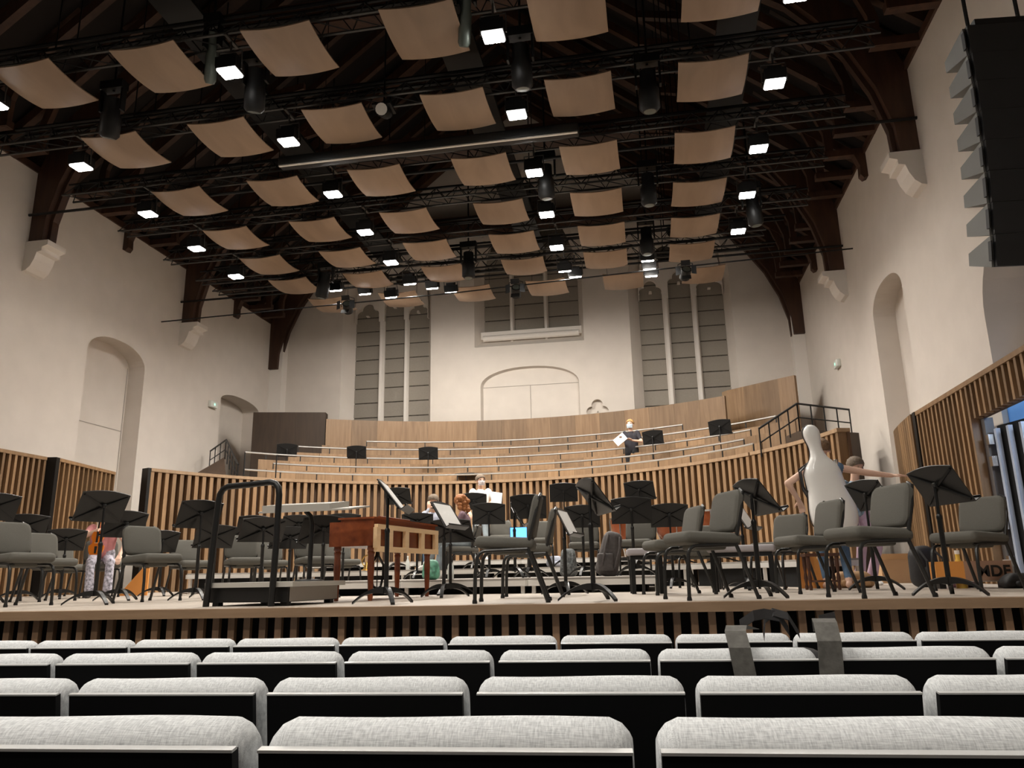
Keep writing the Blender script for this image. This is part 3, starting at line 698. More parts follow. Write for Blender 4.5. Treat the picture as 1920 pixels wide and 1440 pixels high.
for x, y, z, tl, lb in [(-5.68, 8.5, 7.75, (.5, .35, 0), 'greenish grey profile spotlight beside the lamp over the nearest row'), (-1.95, 8.3, 7.65, (.5, .2, 0), 'grey profile spotlight beside the topmost centre lamp')]:
    barrel(x, y, z, tl, lb, .085, .7, 'fixture_green')
s = thing('hanging_round_spot', 'small round unlit spotlight with a pale lens between yellowish panels', 'spotlight', (-3.74, 10.2, 7.33))
MB().tube([(0, .12, .05), (0, -.12, -.05)], .11, 14).build('body', 'rig_black', s, True); MB().tube([(0, -.121, -.05), (0, -.128, -.053)], .095, 14).build('lens', 'drumskin', s)
MB().box(-.15, .15, -.15, .15, .02, .06).build('frame', 'rig_black', s); MB().tube([(0, 0, .05), (0, 0, zroof(-3.74) - 7.33)], .015, 6).build('hanger_wire', 'rig_black', s)
# ---- line array
ar = thing('hanging_loudspeaker_array', 'tall black line array of stacked loudspeakers hanging by the side wall', 'loudspeaker', (3.24, 7.0, 0)); ar.rotation_euler = (0, 0, .10)
N = 8; z = 5.24; yy = 0.0; ang = -.02
for i in range(N):
    hgt = .30; ta = math.radians(1.0 + i * 1.6)
    bx = thing('speaker_box', None, None); bx.parent = ar; bx.location = (0, yy, z - hgt); bx.rotation_euler = (ta, 0, 0)
    MB().box(0.02, 1.18, 0, .05, 0, hgt - .008).build('grille', 'speaker_black', bx)
    # wedge-shaped cabinet: taller at the front than at the back
    MB().prism([(.05, 0.0), (.05, hgt - .008), (.44, hgt - .10), (.44, .08)], 0.0, 1.2, 'x').build('cabinet', 'speaker_side', bx)
    MB().box(-.012, 0, .02, .07, .06, hgt - .06).build('side_fitting', 'rig_black', bx)
    yy += math.sin(ta) * hgt; z -= math.cos(ta) * hgt
MB().box(.1, 1.1, 0, .4, 5.24, 5.30).build('fly_frame', 'rig_black', ar)
for x in (.12, .6): MB().tube([(x, .15, 5.30), (x, .15, zroof(3.33 + x))], .02, 6).build('hanging_chain', 'rig_black', ar)
# ================================================================== AUDIENCE SEATS
def seat_proto():
    """faces +y (the stage); origin on the floor under the middle of the back; trim line at z = .83"""
    rt = Matrix.Rotation(math.radians(9), 3, 'X')
    def R(p): v = rt @ Vector((p[0], p[1], p[2] - .45)); return (v.x, v.y, v.z + .45)
    out = {}
    # cushion: profile in y-z with a fat rounded top, extruded in x with rounded ends
    prof = [(.055, .30), (.055, .40)]
    for i in range(9):
        t = PI * i / 8; prof.append((.0 + .055 * math.cos(t) * (1 if t < PI / 2 else .9), .83 + .055 * math.sin(t)))
    prof += [(-.05, .40), (-.05, .30)]
    prof = [(.052, .32)] + [(.052 * math.cos(PI * i / 10) + .012, .822 + .05 * math.sin(PI * i / 10) ** .8) for i in range(11)] + [(-.040, .32)]
    b = MB(); k = len(prof); xs = [-.264, -.26, -.25, -.232] + [-.15 + .05 * i for i in range(7)] + [.232, .25, .26, .264]
    V = []; cy = .008; cz = .58
    for x in xs:
        e = max(0, (abs(x) - .227) / .037); s = math.sqrt(max(0, 1 - e * e * .85)) if e > 0 else 1.0
        dz = .0015 * math.sin(x * 13) * (1 if e == 0 else 0)
        for (y, z) in prof:
            y2 = cy + (y - cy) * (.55 + .45 * s); z2 = z - (1 - s) * .045 * (1 if z > .6 else 0) + (dz if z > .8 else 0)
            V.append(R((x, y2, z2)))
    F = []
    for i in range(len(xs) - 1):
        for j in range(k): F.append((i * k + j, i * k + (j + 1) % k, (i + 1) * k + (j + 1) % k, (i + 1) * k + j))
    F += [tuple(range(k))[::-1], tuple((len(xs) - 1) * k + j for j in range(k))]
    b.add(V, F); out['backrest'] = b.mesh('backrest', 'seat_cloth', True)
    V = [R(p) for p in [(x, y, z) for z in (.16, .846) for y in (-.050, -.03) for x in (-.261, .261)]]
    out['back_panel'] = MB().add(V, [(0, 2, 3, 1), (4, 5, 7, 6), (0, 1, 5, 4), (2, 6, 7, 3), (0, 4, 6, 2), (1, 3, 7, 5)]).mesh('back_panel', 'seat_black')
    V = [R(p) for p in [(x, y, z) for z in (.846, .850) for y in (-.052, -.036) for x in (-.262, .262)]]
    out['trim'] = MB().add(V, [(0, 2, 3, 1), (4, 5, 7, 6), (0, 1, 5, 4), (2, 6, 7, 3), (0, 4, 6, 2), (1, 3, 7, 5)]).mesh('trim', 'seat_trim')
    out['seat'] = MB().rbox((0, .23, .52), (.235, .055, .21), .04, 3, Matrix.Rotation(math.radians(10), 3, 'X')).mesh('seat', 'seat_cloth', True)
    out['pedestal'] = MB().box(-.2, .2, .02, .14, 0, .05).box(-.12, .12, .03, .12, .05, .34).mesh('pedestal', 'seat_black')
    return out
SP = seat_proto()
arm = MB().box(-.02, .02, -.02, .34, .52, .56).box(-.02, .02, .0, .1, .05, .52).mesh('armrest', 'seat_black')
def seat_row(y0, zt, xs, rowname, pitch):
    zf = zt - .83
    for i, x in enumerate(xs):
        y = y0 + .06 * x + .10
        t = thing('audience_seat', 'grey upholstered audience seat, %s from left in the %s' % (ORD[i], rowname), 'seat', (x, y, zf), math.atan(.06), rowname + ' of audience seats')
        for nm in ('backrest', 'back_panel', 'trim', 'seat', 'pedestal'): put(nm, SP[nm], t)
        put('armrest', arm, t, (-pitch / 2, 0, 0))
        if i == len(xs) - 1: put('armrest', arm, t, (pitch / 2, 0, 0))
def cx(edge, pitch, k0, k1): return [edge + pitch * (k + .5) for k in range(k0, k1)]
seat_row(1.14, -.03, cx(-.03, .56, -3, 3), 'closest row', .56)
seat_row(2.09, -.09, cx(.07, .56, -5, 5), 'second closest row', .56)
seat_row(2.83, -.09, cx(-.02, .555, -6, 6), 'second row from the stage', .555)
seat_row(3.89, -.12, cx(.07, .548, -7, 5), 'row nearest the stage', .548)

# ================================================================== ORCHESTRA CHAIRS
def chair_proto():
    o = {}
    rs = Matrix.Rotation(math.radians(-3), 3, 'X')
    o['seat'] = MB().rbox((0, -.02, .455), (.235, .235, .048), .045, 3, rs).rbox((0, .0, .40), (.13, .13, .03), .02, 2).mesh('seat', 'chair_fabric', True)
    rb = Matrix.Rotation(math.radians(-12), 3, 'X')
    b = MB(); hw, hh = .225, .165; P = []
    for (sx, sz) in ((1, 1), (-1, 1), (-1, -1), (1, -1)):
        r = .075
        for i in range(6):
            a = PI / 2 * i / 5 + {(1, 1): 0, (-1, 1): PI / 2, (-1, -1): PI, (1, -1): 3 * PI / 2}[(sx, sz)]
            P.append((sx * (hw - r) + r * math.cos(a), sz * (hh - r) + r * math.sin(a)))
    k = len(P); V = []
    for y, s in ((-.034, .84), (-.03, .94), (-.018, 1.0), (.018, 1.0), (.028, .95), (.032, .86)):
        for p in P:
            q = rb @ Vector((p[0] * s, y + .012 * (p[0] / hw) ** 2 * -1, p[1] * s)); V.append((q.x, q.y + .225, q.z + .665))
    F = [(i * k + j, i * k + (j + 1) % k, (i + 1) * k + (j + 1) % k, (i + 1) * k + j) for i in range(5) for j in range(k)] + [tuple(range(k))[::-1], tuple(5 * k + j for j in range(k))]
    b.add(V, F); o['backrest'] = b.mesh('backrest', 'chair_fabric', True)
    def side(s):
        f = MB().tube([(s * .225, -.255, .0), (s * .222, -.25, .22), (s * .218, -.235, .345), (s * .216, -.215, .378), (s * .215, -.18, .395), (s * .215, .0, .40), (s * .215, .16, .405)], .015, 8)
        r = MB().tube([(s * .222, .31, .0), (s * .218, .235, .21), (s * .214, .165, .40), (s * .216, .175, .48), (s * .22, .225, .66), (s * .2, .262, .81), (s * .15, .27, .832)], .015, 8)
        return f.mesh('leg', 'chair_tube', True), r.mesh('leg', 'chair_tube', True)
    o['legs'] = side(-1) + side(1)
    o['cross'] = MB().tube([(-.215, .1, .40), (.215, .1, .40)], .011, 6).tube([(-.215, -.12, .398), (.215, -.12, .398)], .011, 6).mesh('crossbar', 'chair_tube')
    o['glide'] = MB().lathe([(.019, 0), (.02, .012), (.016, .03)], 8).mesh('glide', 'black_metal')
    return o
CP = chair_proto()
def chair(x, y, z, deg, label):
    t = thing('orchestra_chair', label, 'chair', (x, y, z), math.radians(deg), 'grey padded orchestra chairs on the stage')
    put('seat', CP['seat'], t); put('backrest', CP['backrest'], t)
    for l, (gx, gy) in zip(CP['legs'], ((-.225, -.255), (-.222, .31), (.225, -.255), (.222, .31))):
        lg = put('leg', l, t); put('glide', CP['glide'], lg, (gx, gy, 0))
    put('crossbar', CP['cross'], t)
for c in [(-6.25, 6.9, 0, 74, 'dark grey chair cut off by the picture edge at the stage front'), (-7.36, 8.6, 0, 74, 'grey chair just behind the chair at the picture edge'),
    (-9.5, 11.5, 0, 72, 'small distant chair before the slatted screen with black post'), (-8.12, 10.55, 0, 45, 'chair with the pink-topped violinist sitting on it'),
    (-5.54, 8.0, 0, 67, 'empty grey chair beside the violinist, left of the podium'), (-6.96, 11, 0, 58, 'pale lit chair between the violinist and the podium rail'),
    (-5.64, 10.2, 0, 40, 'pale lit chair seen through the podium guard rail'), (-6.15, 12.0, 0, 40, 'small chair half hidden behind the chair inside the guard rail'),
    (-4.72, 10.5, 0, 43, 'pale chair behind the conductor desk pole'), (-5.08, 12.4, 0, 45, 'small chair left of the red-brown square piano'),
    (-3.02, 12.45, .17, -88, 'chair with the red-haired woman sitting on it'), (-1.14, 6.25, 0, -84, 'large dark chair in side view at the stage front centre'),
    (-1.18, 7.6, 0, -84, 'dark chair in side view right behind the large front one'), (-0.2, 11.7, .17, -12, 'pale chair on the low riser before the timpani'),
    (0.2, 7.8, 0, -73, 'dark chair half hidden behind the large chair with tilted stand'), (0.4, 6.35, 0, -68, 'large dark chair before the tilted front music stand'),
    (0.63, 11.0, 0, -20, 'small pale chair peeping out behind two dark chairs'), (1.42, 9.3, 0, -48, 'pale chair near the slatted wall by the cello case'),
    (1.43, 7.6, 0, -73, 'dark chair overlapping the bottom of the cello case'), (1.62, 6.3, 0, -70, 'large dark chair right of the cello case at the stage front'),
    (2.83, 7.7, 0, -57, 'dark chair standing before the blue doorway'), (-3.09, 16, .50, 11, 'distant chair beside the man in the white shirt'),
    (-1.98, 14, .33, 8, 'distant chair behind the large front chair'), (-1.04, 12.25, .17, 3, 'pale chair between the floral bag and grey backpack')]: chair(*c)

# ================================================================== MUSIC STANDS
def stand_proto():
    o = {}; W, H = .25, .165
    # desk plate with bowed top, in the x-z plane, rear face -y
    P = [(-W, -H), (W, -H)] + [(W - 2 * W * i / 8, H - .03 + .03 * math.sin(PI * i / 8)) for i in range(9)]
    o['desk'] = MB().prism(P, -.004, .004, 'y').mesh('desk', 'black_satin')
    rb = MB(); rb.beam((-W + .02, -.008, -H + .02), (0, -.022, 0), .018, .012, (0, 1, 0)); rb.beam((W - .02, -.008, -H + .02), (0, -.022, 0), .018, .012, (0, 1, 0))
    rb.beam((-W + .02, -.008, H - .05), (0, -.022, 0), .018, .012, (0, 1, 0)); rb.beam((W - .02, -.008, H - .05), (0, -.022, 0), .018, .012, (0, 1, 0))
    o['rib'] = rb.mesh('rib', 'black_metal')
    o['tray'] = MB().box(-W, W, 0, .06, -H - .006, -H).box(-W, W, .056, .062, -H, -H + .012).mesh('tray', 'black_satin')
    o['edge'] = MB().tube([(W - 2 * W * i / 8, 0, H - .03 + .03 * math.sin(PI * i / 8)) for i in range(9)], .006, 6).mesh('rim', 'chair_tube')
    o['pole'] = MB().tube([(0, 0, .09), (0, 0, 1.0)], .012, 8).mesh('pole', 'black_metal')
    o['sleeve'] = MB().lathe([(.019, .09), (.019, .56), (.022, .565), (.022, .585), (.014, .6)], 10).mesh('sleeve', 'black_metal', True)
    legs = []
    for k in range(3):
        b = MB(); V = []; F = []; n = 8
        for i in range(n + 1):
            f = i / n; r = .015 + .265 * f; zt = .115 * (1 - f ** 2.0) + .022; hb = max(.018, .055 * (1 - f)); wd = .022 - .006 * f
            V += [(r, -wd, zt), (r, wd, zt), (r, wd, max(0, zt - hb)), (r, -wd, max(0, zt - hb))]
        for i in range(n):
            q = i * 4
            for j in range(4): F.append((q + j, q + (j + 1) % 4, q + 4 + (j + 1) % 4, q + 4 + j))
        F += [(3, 2, 1, 0), (n * 4, n * 4 + 1, n * 4 + 2, n * 4 + 3)]; b.add(V, F)
        legs.append(b.mesh('leg', 'black_satin'))
    o['leg'] = legs[0]; o['knob'] = MB().rbox((0, -.03, 0), (.018, .018, .018), .006, 2).mesh('knob', 'chair_tube', True)
    return o
SPR = stand_proto()
PM = MB().box(-.2, .2, .006, .009, -.15, .13).mesh('sheet', 'paper')
def stand(x, y, z, h, deg, label, tilt=22, sheet=None, base=None, flat=False):
    t = thing('music_stand', label, 'music stand', (x, y, z), math.radians(deg), 'black music stands')
    if flat: tilt = 84
    # desk pivot: top leans away from the player (towards -y local)
    def at(nm, par=t, rot=True): return put(nm, SPR[nm], par)
    d = put('desk', SPR['desk'], t, (0, .036, h), (math.radians(tilt), 0, 0))
    put('rib', SPR['rib'], d); put('tray', SPR['tray'], d); put('rim', SPR['edge'], d)
    put('knob', SPR['knob'], t, (0, .036, h)); put('pole', SPR['pole'], t, None, None, (1, 1, max(.3, (h - .0)) / 1.0))
    put('sleeve', SPR['sleeve'], t, None, None, (1, 1, min(1, h / .75)))
    for k in range(3): put('leg', SPR['leg'], t, None, (0, 0, math.radians((base or 20) + 120 * k)))
    if sheet:
        s = put('sheet_music', PM, None); s.matrix_world = Matrix.Translation((x, y, z)) @ Matrix.Rotation(math.radians(deg), 4, 'Z') @ Matrix.Translation((0, .036, h)) @ Matrix.Rotation(math.radians(tilt), 4, 'X')
        tag(s, sheet, 'sheet music', 'sheets of music on the stands')
for s_ in [(-5.35, 6.9, 0, .95, 70, 'large black music stand in front of the violinist, base at stage edge', 28), (-6.11, 8.3, 0, .88, 66, 'music stand just behind the large one covering the violinist', 24),
    (-7.98, 9.6, 0, .80, 50, 'small music stand directly before the violinist knees', 30), (-7.11, 10.5, 0, .79, 60, 'music stand half hidden behind the empty chair near violinist', 22),
    (-8.0, 8.9, 0, .95, 58, 'music stand behind the chairs at the picture edge', 30), (-7.44, 7.8, 0, 1.09, 70, 'music stand cut off by the picture edge', 26),
    (-4.97, 8.0, 0, .94, 60, 'tall music stand beside the podium guard rail', 24), (-5.94, 11.0, 0, 1.01, 50, 'music stand behind the upright of the guard rail', 24),
    (-5.49, 9.2, 0, .76, 48, 'low music stand left of the podium, behind the tall one', 32), (-4.31, 8.2, 0, .76, 44, 'low music stand framed by the podium guard rail', 38),
    (-4.66, 9.6, 0, .74, 42, 'music stand just behind the one framed by guard rail', 34), (-3.5, 8.0, 0, .73, 50, 'dark music stand right of the podium before the piano', 28),
    (-5.41, 11.4, 0, 1.04, 38, 'small far music stand under the grey conductor desk', 34), (-4.7, 11.5, 0, 1.05, 28, 'small far music stand left of the square piano', 34),
    (-2.12, 6.1, 0, .86, -80, 'front music stand in side view before the piano', 38, 'white sheet on the side-on stand before the piano'),
    (-4.62, 13.8, .33, 1.35, 0, 'far music stand above the square piano', 26), (-3.67, 12.0, .17, .9, 15, 'music stand in front of the bearded man', 40, 'white sheet before the bearded man'),
    (-2.10, 7.8, 0, .82, -100, 'tilted music stand with bright sheet beside the seated woman', 32, 'bright white sheet on tilted stand beside the seated woman'),
    (-2.28, 8.75, 0, .72, -4, 'low music stand behind the bright sheet', 40), (-3.32, 14.5, .33, 1.27, 13, 'music stand before the man in the white shirt', 22),
    (-2.40, 11.5, .17, .95, 12, 'music stand with paper edge below the white-shirted man', 22, 'pale folder on stand below the white-shirted man'),
    (-1.64, 10.5, .17, .95, 9, 'music stand behind the back of the large front chair', 14, 'pale folder on stand behind large front chair'), (-1.68, 9.6, .17, .78, -80, 'edge-on music stand behind the large front chair', 30),
    (-1.5, 13.75, .33, 1.30, 7, 'far music stand above the second front chair', 12), (-0.47, 6.2, 0, .81, -70, 'large dark music stand at the stage front seen nearly edge-on', 36, 'white sheet on the large edge-on front stand'),
    (-0.91, 8.25, 0, .74, -98, 'side-on music stand with lit sheet behind dark stand', 26, 'lit white sheet on side-on stand'), (-0.95, 11.0, .17, .83, 3, 'music stand just above the floral bag', 24),
    (-0.16, 12.8, .33, 1.19, -15, 'far music stand over the timpani', 26), (-0.23, 9.8, .17, .80, 2, 'music stand with plain back before the pale chair and timpani', 16),
    (0.25, 10.6, 0, .95, 0, 'music stand directly before the copper timpano', 26), (0.80, 6.4, 0, .78, -74, 'large tilted music stand at the stage front before slatted wall', 36),
    (0.99, 9.0, 0, .79, -111, 'small side-on music stand behind the tilted front stand', 30, 'white sheet on small side-on stand'), (2.14, 8.3, 0, .93, -66, 'music stand right beside the white cello case', 30),
    (2.16, 6.4, 0, .82, -71, 'largest music stand, before the curved screen near the doorway', 32)]: stand(*s_)
# in the choir
for x, y, zf, zd, dg, lb, sh, fl in [(-8.93, 17.95, 2.15, 3.38, 30, 'glossy stand at the dark end of the choir', None, 0), (-7.4, 18.75, 2.15, 3.38, 12, 'choir stand under the left lancet window', None, 0),
    (-5.56, 19.05, 2.15, 3.31, 8, 'choir stand left of the blind arch', None, 0), (-4.5, 18.78, 1.82, 2.68, 0, 'choir stand folded flat above the slatted wall', None, 1),
    (0.16, 18.35, 2.15, 3.33, -15, 'choir stand beside the masked man in black', 'white sheet behind the stand beside man in black', 0), (1.61, 17.2, 2.15, 3.29, -22, 'highest choir stand near the stair railing', 'white sheet on the highest choir stand', 0)]:
    stand(x, y, zf, zd - zf, dg, lb, 14, sh, None, bool(fl))

# ================================================================== PODIUM, CONDUCTOR DESK
pd = thing('conductor_podium', 'black conductor podium with curved guard rail and grey top', 'podium', (-3.25, 6.42, 0), math.radians(-8))
MB().box(-.38, .38, -.35, .42, .03, .15).build('box', 'black_metal', pd)
MB().box(-.41, .44, -.38, .45, .15, .19).build('top', 'grey_tray', pd)
MB().box(.383, .386, -.33, .41, .035, .148).build('side_panel', 'deck_grey', pd)
for sx in (-.33, .33):
    for sy in (-.3, .36): MB().box(sx - .03, sx + .03, sy - .03, sy + .03, 0, .03).build('foot', 'black_metal', pd)
pts = [(-.36, -.41, .0), (-.335, -.41, .45), (-.31, -.41, .86), (-.30, -.41, .92), (-.27, -.41, .965), (-.22, -.41, .985), (0, -.41, .99), (.20, -.41, 1.0), (.25, -.41, .985), (.28, -.41, .95), (.29, -.41, .89), (.285, -.41, .45), (.27, -.41, .0)]
MB().tube(pts, .026, 10).build('guard_rail', 'black_metal', pd, True)
cd = thing('conductor_desk', 'wide grey conductor music desk lying flat on a black pole', 'music desk', (-3.02, 6.62, .19), math.radians(-4))
MB().box(-.38, .28, -.20, .18, .01, .06).build('desk_box', 'grey_tray', cd, False, (0, 0, .625), (.13, 0, 0))
MB().box(-.42, .46, -.2, .24, -.005, .01).build('desk_plate', 'grey_tray', cd, False, (0, 0, .625), (.13, 0, 0))
MB().tube([(0, 0, 0), (.01, 0, .50), (-.01, 0, .57), (-.06, 0, .615)], .022, 8).build('pole', 'black_metal', cd, True)
MB().lathe([(.13, 0), (.12, .012), (.03, .02)], 16).build('base', 'black_metal', cd)

# ================================================================== SQUARE PIANO WITH PINE FRAME
pn = thing('square_piano', 'red-brown square piano with slender turned legs and black pedal lyre', 'piano', (-2.80, 7.77, 0), math.radians(-8))
MB().box(-.02, .33, -.72, .72, .50, .75).build('case', 'mahogany', pn)
MB().box(-.14, -.02, -.62, .62, .50, .64).build('keybed', 'mahogany', pn)
MB().box(-.14, -.02, -.72, -.62, .50, .73).build('cheek', 'mahogany', pn); MB().box(-.14, -.02, .62, .72, .50, .73).build('cheek', 'mahogany', pn)
MB().box(-.04, .35, -.74, .74, .75, .768).build('lid', 'mahogany', pn)
for i in range(40): MB().box(-.135, -.03, -.6 + i * .03, -.573 + i * .03, .64, .655).build('key', 'paper' if i % 7 not in (1, 3, 5) else 'ebony', pn)
tl = [(.035, .5), (.04, .47), (.03, .455), (.036, .44), (.03, .42), (.034, .3), (.022, .05), (.026, .04), (.02, 0)]
lgm = MB().lathe([(r, z) for r, z in tl[::-1]], 10).mesh('leg', 'mahogany', True)
for x in (-.09, .27):
    for y in (-.64, .64): put('leg', lgm, pn, (x, y, 0))
MB().tube([(0, 0, .5), (0, -.03, .42), (0, -.13, .34), (0, -.13, .22), (0, -.08, .12), (0, 0, .1), (0, .08, .12), (0, .13, .22), (0, .13, .34), (0, .03, .42), (0, 0, .5)], .014, 6).tube([(0, 0, .5), (0, 0, .1)], .006, 5).box(-.04, .04, -.1, .1, .05, .1).build('pedal_lyre', 'black_metal', pn)
MB().tube([(.02, -.1, .77), (.06, -.1, .82), (.06, .62, .82), (.02, .62, .77)], .008, 6).build('music_ledge', 'mahogany', pn)
fr = thing('pine_frame', 'raw pine ladder-like frame leaning along the side of the square piano', 'frame', (-2.445, 7.72, 0), math.radians(-8))
MB().box(-.02, .02, -.72, .70, .655, .70).build('rail', 'pine', fr); MB().box(-.02, .02, -.72, .70, .445, .495).build('rail', 'pine', fr)
for y in (-.70, -.44, -.08, .30, .66): MB().box(-.018, .018, y - .04, y + .04, .48, .67).build('rung', 'pine', fr)

# ================================================================== RISERS
def deck(poly, z, label):
    c = Vector((sum(p[0] for p in poly) / 4, sum(p[1] for p in poly) / 4)); t = thing('stage_riser', label, 'riser', (c.x, c.y, 0), 0, 'aluminium-edged stage risers')
    q = [(p[0] - c.x, p[1] - c.y) for p in poly]
    MB().prism(q, z - .02, z).build('deck', 'deck_grey', t)
    for i in range(4):
        a, d = q[i], q[(i + 1) % 4]; MB().beam((a[0], a[1], z - .055), (d[0], d[1], z - .055), .035, .065).build('edge_rail', 'aluminium', t)
    MB().prism([(p[0] * .8, p[1] * .8) for p in q], .003, z - .09).build('under_deck_shade', 'void', t)  # added black block standing in for the shade beneath the deck
    for p in q: v = Vector(p) * .94; MB().box(v.x - .022, v.x + .022, v.y - .022, v.y + .022, 0, z - .08).build('leg', 'aluminium', t)
XS = [-4.5, -2.97, -1.44, .09]; BK = [12.12, 12.86, 12.86, 12.10]
for i in range(3):
    x0, x1 = XS[i] + .02, XS[i + 1] - .02
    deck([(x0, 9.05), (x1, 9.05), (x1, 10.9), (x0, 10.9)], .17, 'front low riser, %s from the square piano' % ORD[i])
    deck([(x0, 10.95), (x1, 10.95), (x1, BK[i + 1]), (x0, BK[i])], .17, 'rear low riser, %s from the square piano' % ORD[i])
FP = [(-7.6, 11.9), (-6.0, 12.9), (-4.4, 13.25), (-2.6, 13.3), (-0.9, 13.0), (0.5, 12.1), (1.4, 10.9), (1.95, 9.7)]
def offs(d):
    out = []
    for k, p in enumerate(FP):
        a, c = FP[max(0, k - 1)], FP[min(len(FP) - 1, k + 1)]; v = Vector((c[0] - a[0], c[1] - a[1])).normalized(); dd = d * (1 if k < 5 else .35); out.append((p[0] - v.y * dd, p[1] + v.x * dd))
    return out
def shrink(poly, f=.975):
    c = (sum(p[0] for p in poly) / 4, sum(p[1] for p in poly) / 4); return [(c[0] + (p[0] - c[0]) * f, c[1] + (p[1] - c[1]) * f) for p in poly]
A0, A1, A2, A3 = offs(0), offs(1.5), offs(1.55), offs(3.2)
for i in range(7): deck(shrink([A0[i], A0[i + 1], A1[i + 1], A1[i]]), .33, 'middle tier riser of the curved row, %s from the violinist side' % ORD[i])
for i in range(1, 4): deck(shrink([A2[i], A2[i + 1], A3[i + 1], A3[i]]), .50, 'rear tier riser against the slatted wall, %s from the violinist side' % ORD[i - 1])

# ================================================================== TIMPANI, BENCHES, BAGS, BOARDS
def timpano(x, y, z, r, label):
    t = thing('timpano', label, 'drum', (x, y, z), random.uniform(0, 1), 'copper timpani')
    MB().lathe([(.05, .3), (r * .6, .36), (r * .9, .5), (r, .68), (r, .78)], 24).build('bowl', 'copper', t, True)
    MB().lathe([(r * .99, .78), (r * .98, .785)], 24).build('drumhead', 'drumskin', t); MB().lathe([(r + .02, .765), (r + .025, .79), (r, .795), (r - .02, .785)], 24).build('hoop', 'chrome', t, True)
    for k in range(6):
        a = 2 * PI * k / 6; MB().tube([((r + .02) * math.cos(a), (r + .02) * math.sin(a), .77), ((r + .005) * math.cos(a), (r + .005) * math.sin(a), .5), (.2 * math.cos(a), .2 * math.sin(a), .12)], .011, 6).build('strut', 'chrome', t)
    MB().lathe([(.22, .08), (.22, .13), (.06, .16), (.06, .3)], 16).build('base', 'black_metal', t)
    for k in range(3): MB().tube([(0, 0, .1), (.3 * math.cos(k * 2.1), .3 * math.sin(k * 2.1), .012)], .012, 6).build('leg', 'black_metal', t)
timpano(-0.35, 13.55, .33, .33, 'copper timpano behind the pale chair on the riser'); timpano(0.42, 13.0, .33, .36, 'larger copper timpano behind the music stand')
timpano(1.02, 12.45, .33, .33, 'copper timpano hidden mostly by the dark chairs')
def bench(x, y, w, d, h, deg, label):
    t = thing('padded_bench', label, 'bench', (x, y, 0), math.radians(deg))
    MB().rbox((0, 0, h - .035), (w / 2, d / 2, .035), .025, 3).build('pad', 'lilac_pad', t, True); MB().box(-w / 2 + .03, w / 2 - .03, -d / 2 + .03, d / 2 - .03, h - .11, h - .07).build('apron', 'black_metal', t)
    for sx in (-1, 1):
        for sy in (-1, 1): MB().box(sx * (w / 2 - .05) - .022, sx * (w / 2 - .05) + .022, sy * (d / 2 - .05) - .022, sy * (d / 2 - .05) + .022, 0, h - .1).build('leg', 'black_metal', t)
bench(.89, 8.3, .66, .34, .46, -10, 'black-legged piano bench with lilac pad behind the front chair'); bench(.92, 9.75, .4, .3, .48, -10, 'smaller padded bench just behind the piano bench')
bench(-.08, 8.3, .38, .36, .45, 5, 'padded black stool before the pale riser chair')
ws = thing('wooden_stool', 'dark turned wooden stool under the chair by slatted wall', 'stool', (1.72, 8.7, 0)); MB().box(-.17, .17, -.14, .14, .34, .37).build('seat', 'dark_walnut', ws)
lm2 = MB().lathe([(.015, 0), (.02, .03), (.012, .06), (.022, .12), (.013, .18), (.022, .25), (.02, .34)], 8).mesh('leg', 'dark_walnut', True)
for sx in (-.14, .14):
    for sy in (-.11, .11): put('leg', lm2, ws, (sx, sy, 0))
MB().tube([(-.14, -.11, .09), (.14, -.11, .09)], .01, 6).build('stretcher', 'dark_walnut', ws)
def bag(name, x, y, z, h3, rz, tilt, mat, label, straps=True, cat='bag'):
    t = thing(name, label, cat, (x, y, z), math.radians(rz)); R = Matrix.Rotation(math.radians(tilt), 3, 'Y')
    b = MB(); b.rbox((0, 0, h3[2]), h3, min(h3) * .8, 4, None)
    b.V = [tuple(R @ Vector((v[0] * (1 - .25 * (v[2] / (2 * h3[2])) ** 2), v[1] * (1 - .3 * (v[2] / (2 * h3[2])) ** 2), v[2]))) for v in b.V]
    b.build('body', mat, t, True)
    if straps:
        for s in (-1, 1): MB().tube([tuple(R @ Vector(p)) for p in [(s * h3[0] * .5, -h3[1] * .7, h3[2] * 1.8), (s * h3[0] * .6, -h3[1] * 1.5, h3[2] * 1.3), (s * h3[0] * .55, -h3[1] * 1.2, h3[2] * .4)]], .014, 6).build('strap', mat, t, True)
    MB().rbox((0, -h3[1] * .8, h3[2] * .6), (h3[0] * .7, h3[1] * .45, h3[2] * .4), .03, 3).build('pocket', mat, t, True)
    return t
bag('backpack', -.62, 10.3, .17, (.15, .12, .29), 10, 14, 'bag_grey', 'tall dark grey backpack leaning by the pale chair')
bag('shoulder_bag', -1.22, 11.5, .17, (.13, .09, .2), 0, 0, 'floral', 'grey floral shoulder bag on the low riser')
bag('backpack', 2.93, 9.3, 0, (.16, .13, .22), 20, -6, 'bag_black', 'black rucksack on the floor by the curved screen')
bag('bundle', 3.12, 8.85, 0, (.16, .12, .11), 0, 0, 'purple_cloth', 'purple folded coat on the floor beside the painted board', False, 'coat')
bag('bundle', 2.2, 9.5, 0, (.22, .16, .09), 0, 0, 'cardboard', 'brown cloth bundle on the floor behind the large chair', False, 'bundle')
bag('bundle', 3.55, 8.3, 0, (.3, .12, .07), 0, 0, 'bag_black', 'dark pile of bags under the painted board', False, 'bags')
bag('bundle', -1.75, 14.2, .33, (.16, .12, .1), 0, 0, 'shirt_blue', 'pale blue coat lying on the riser', False, 'coat')
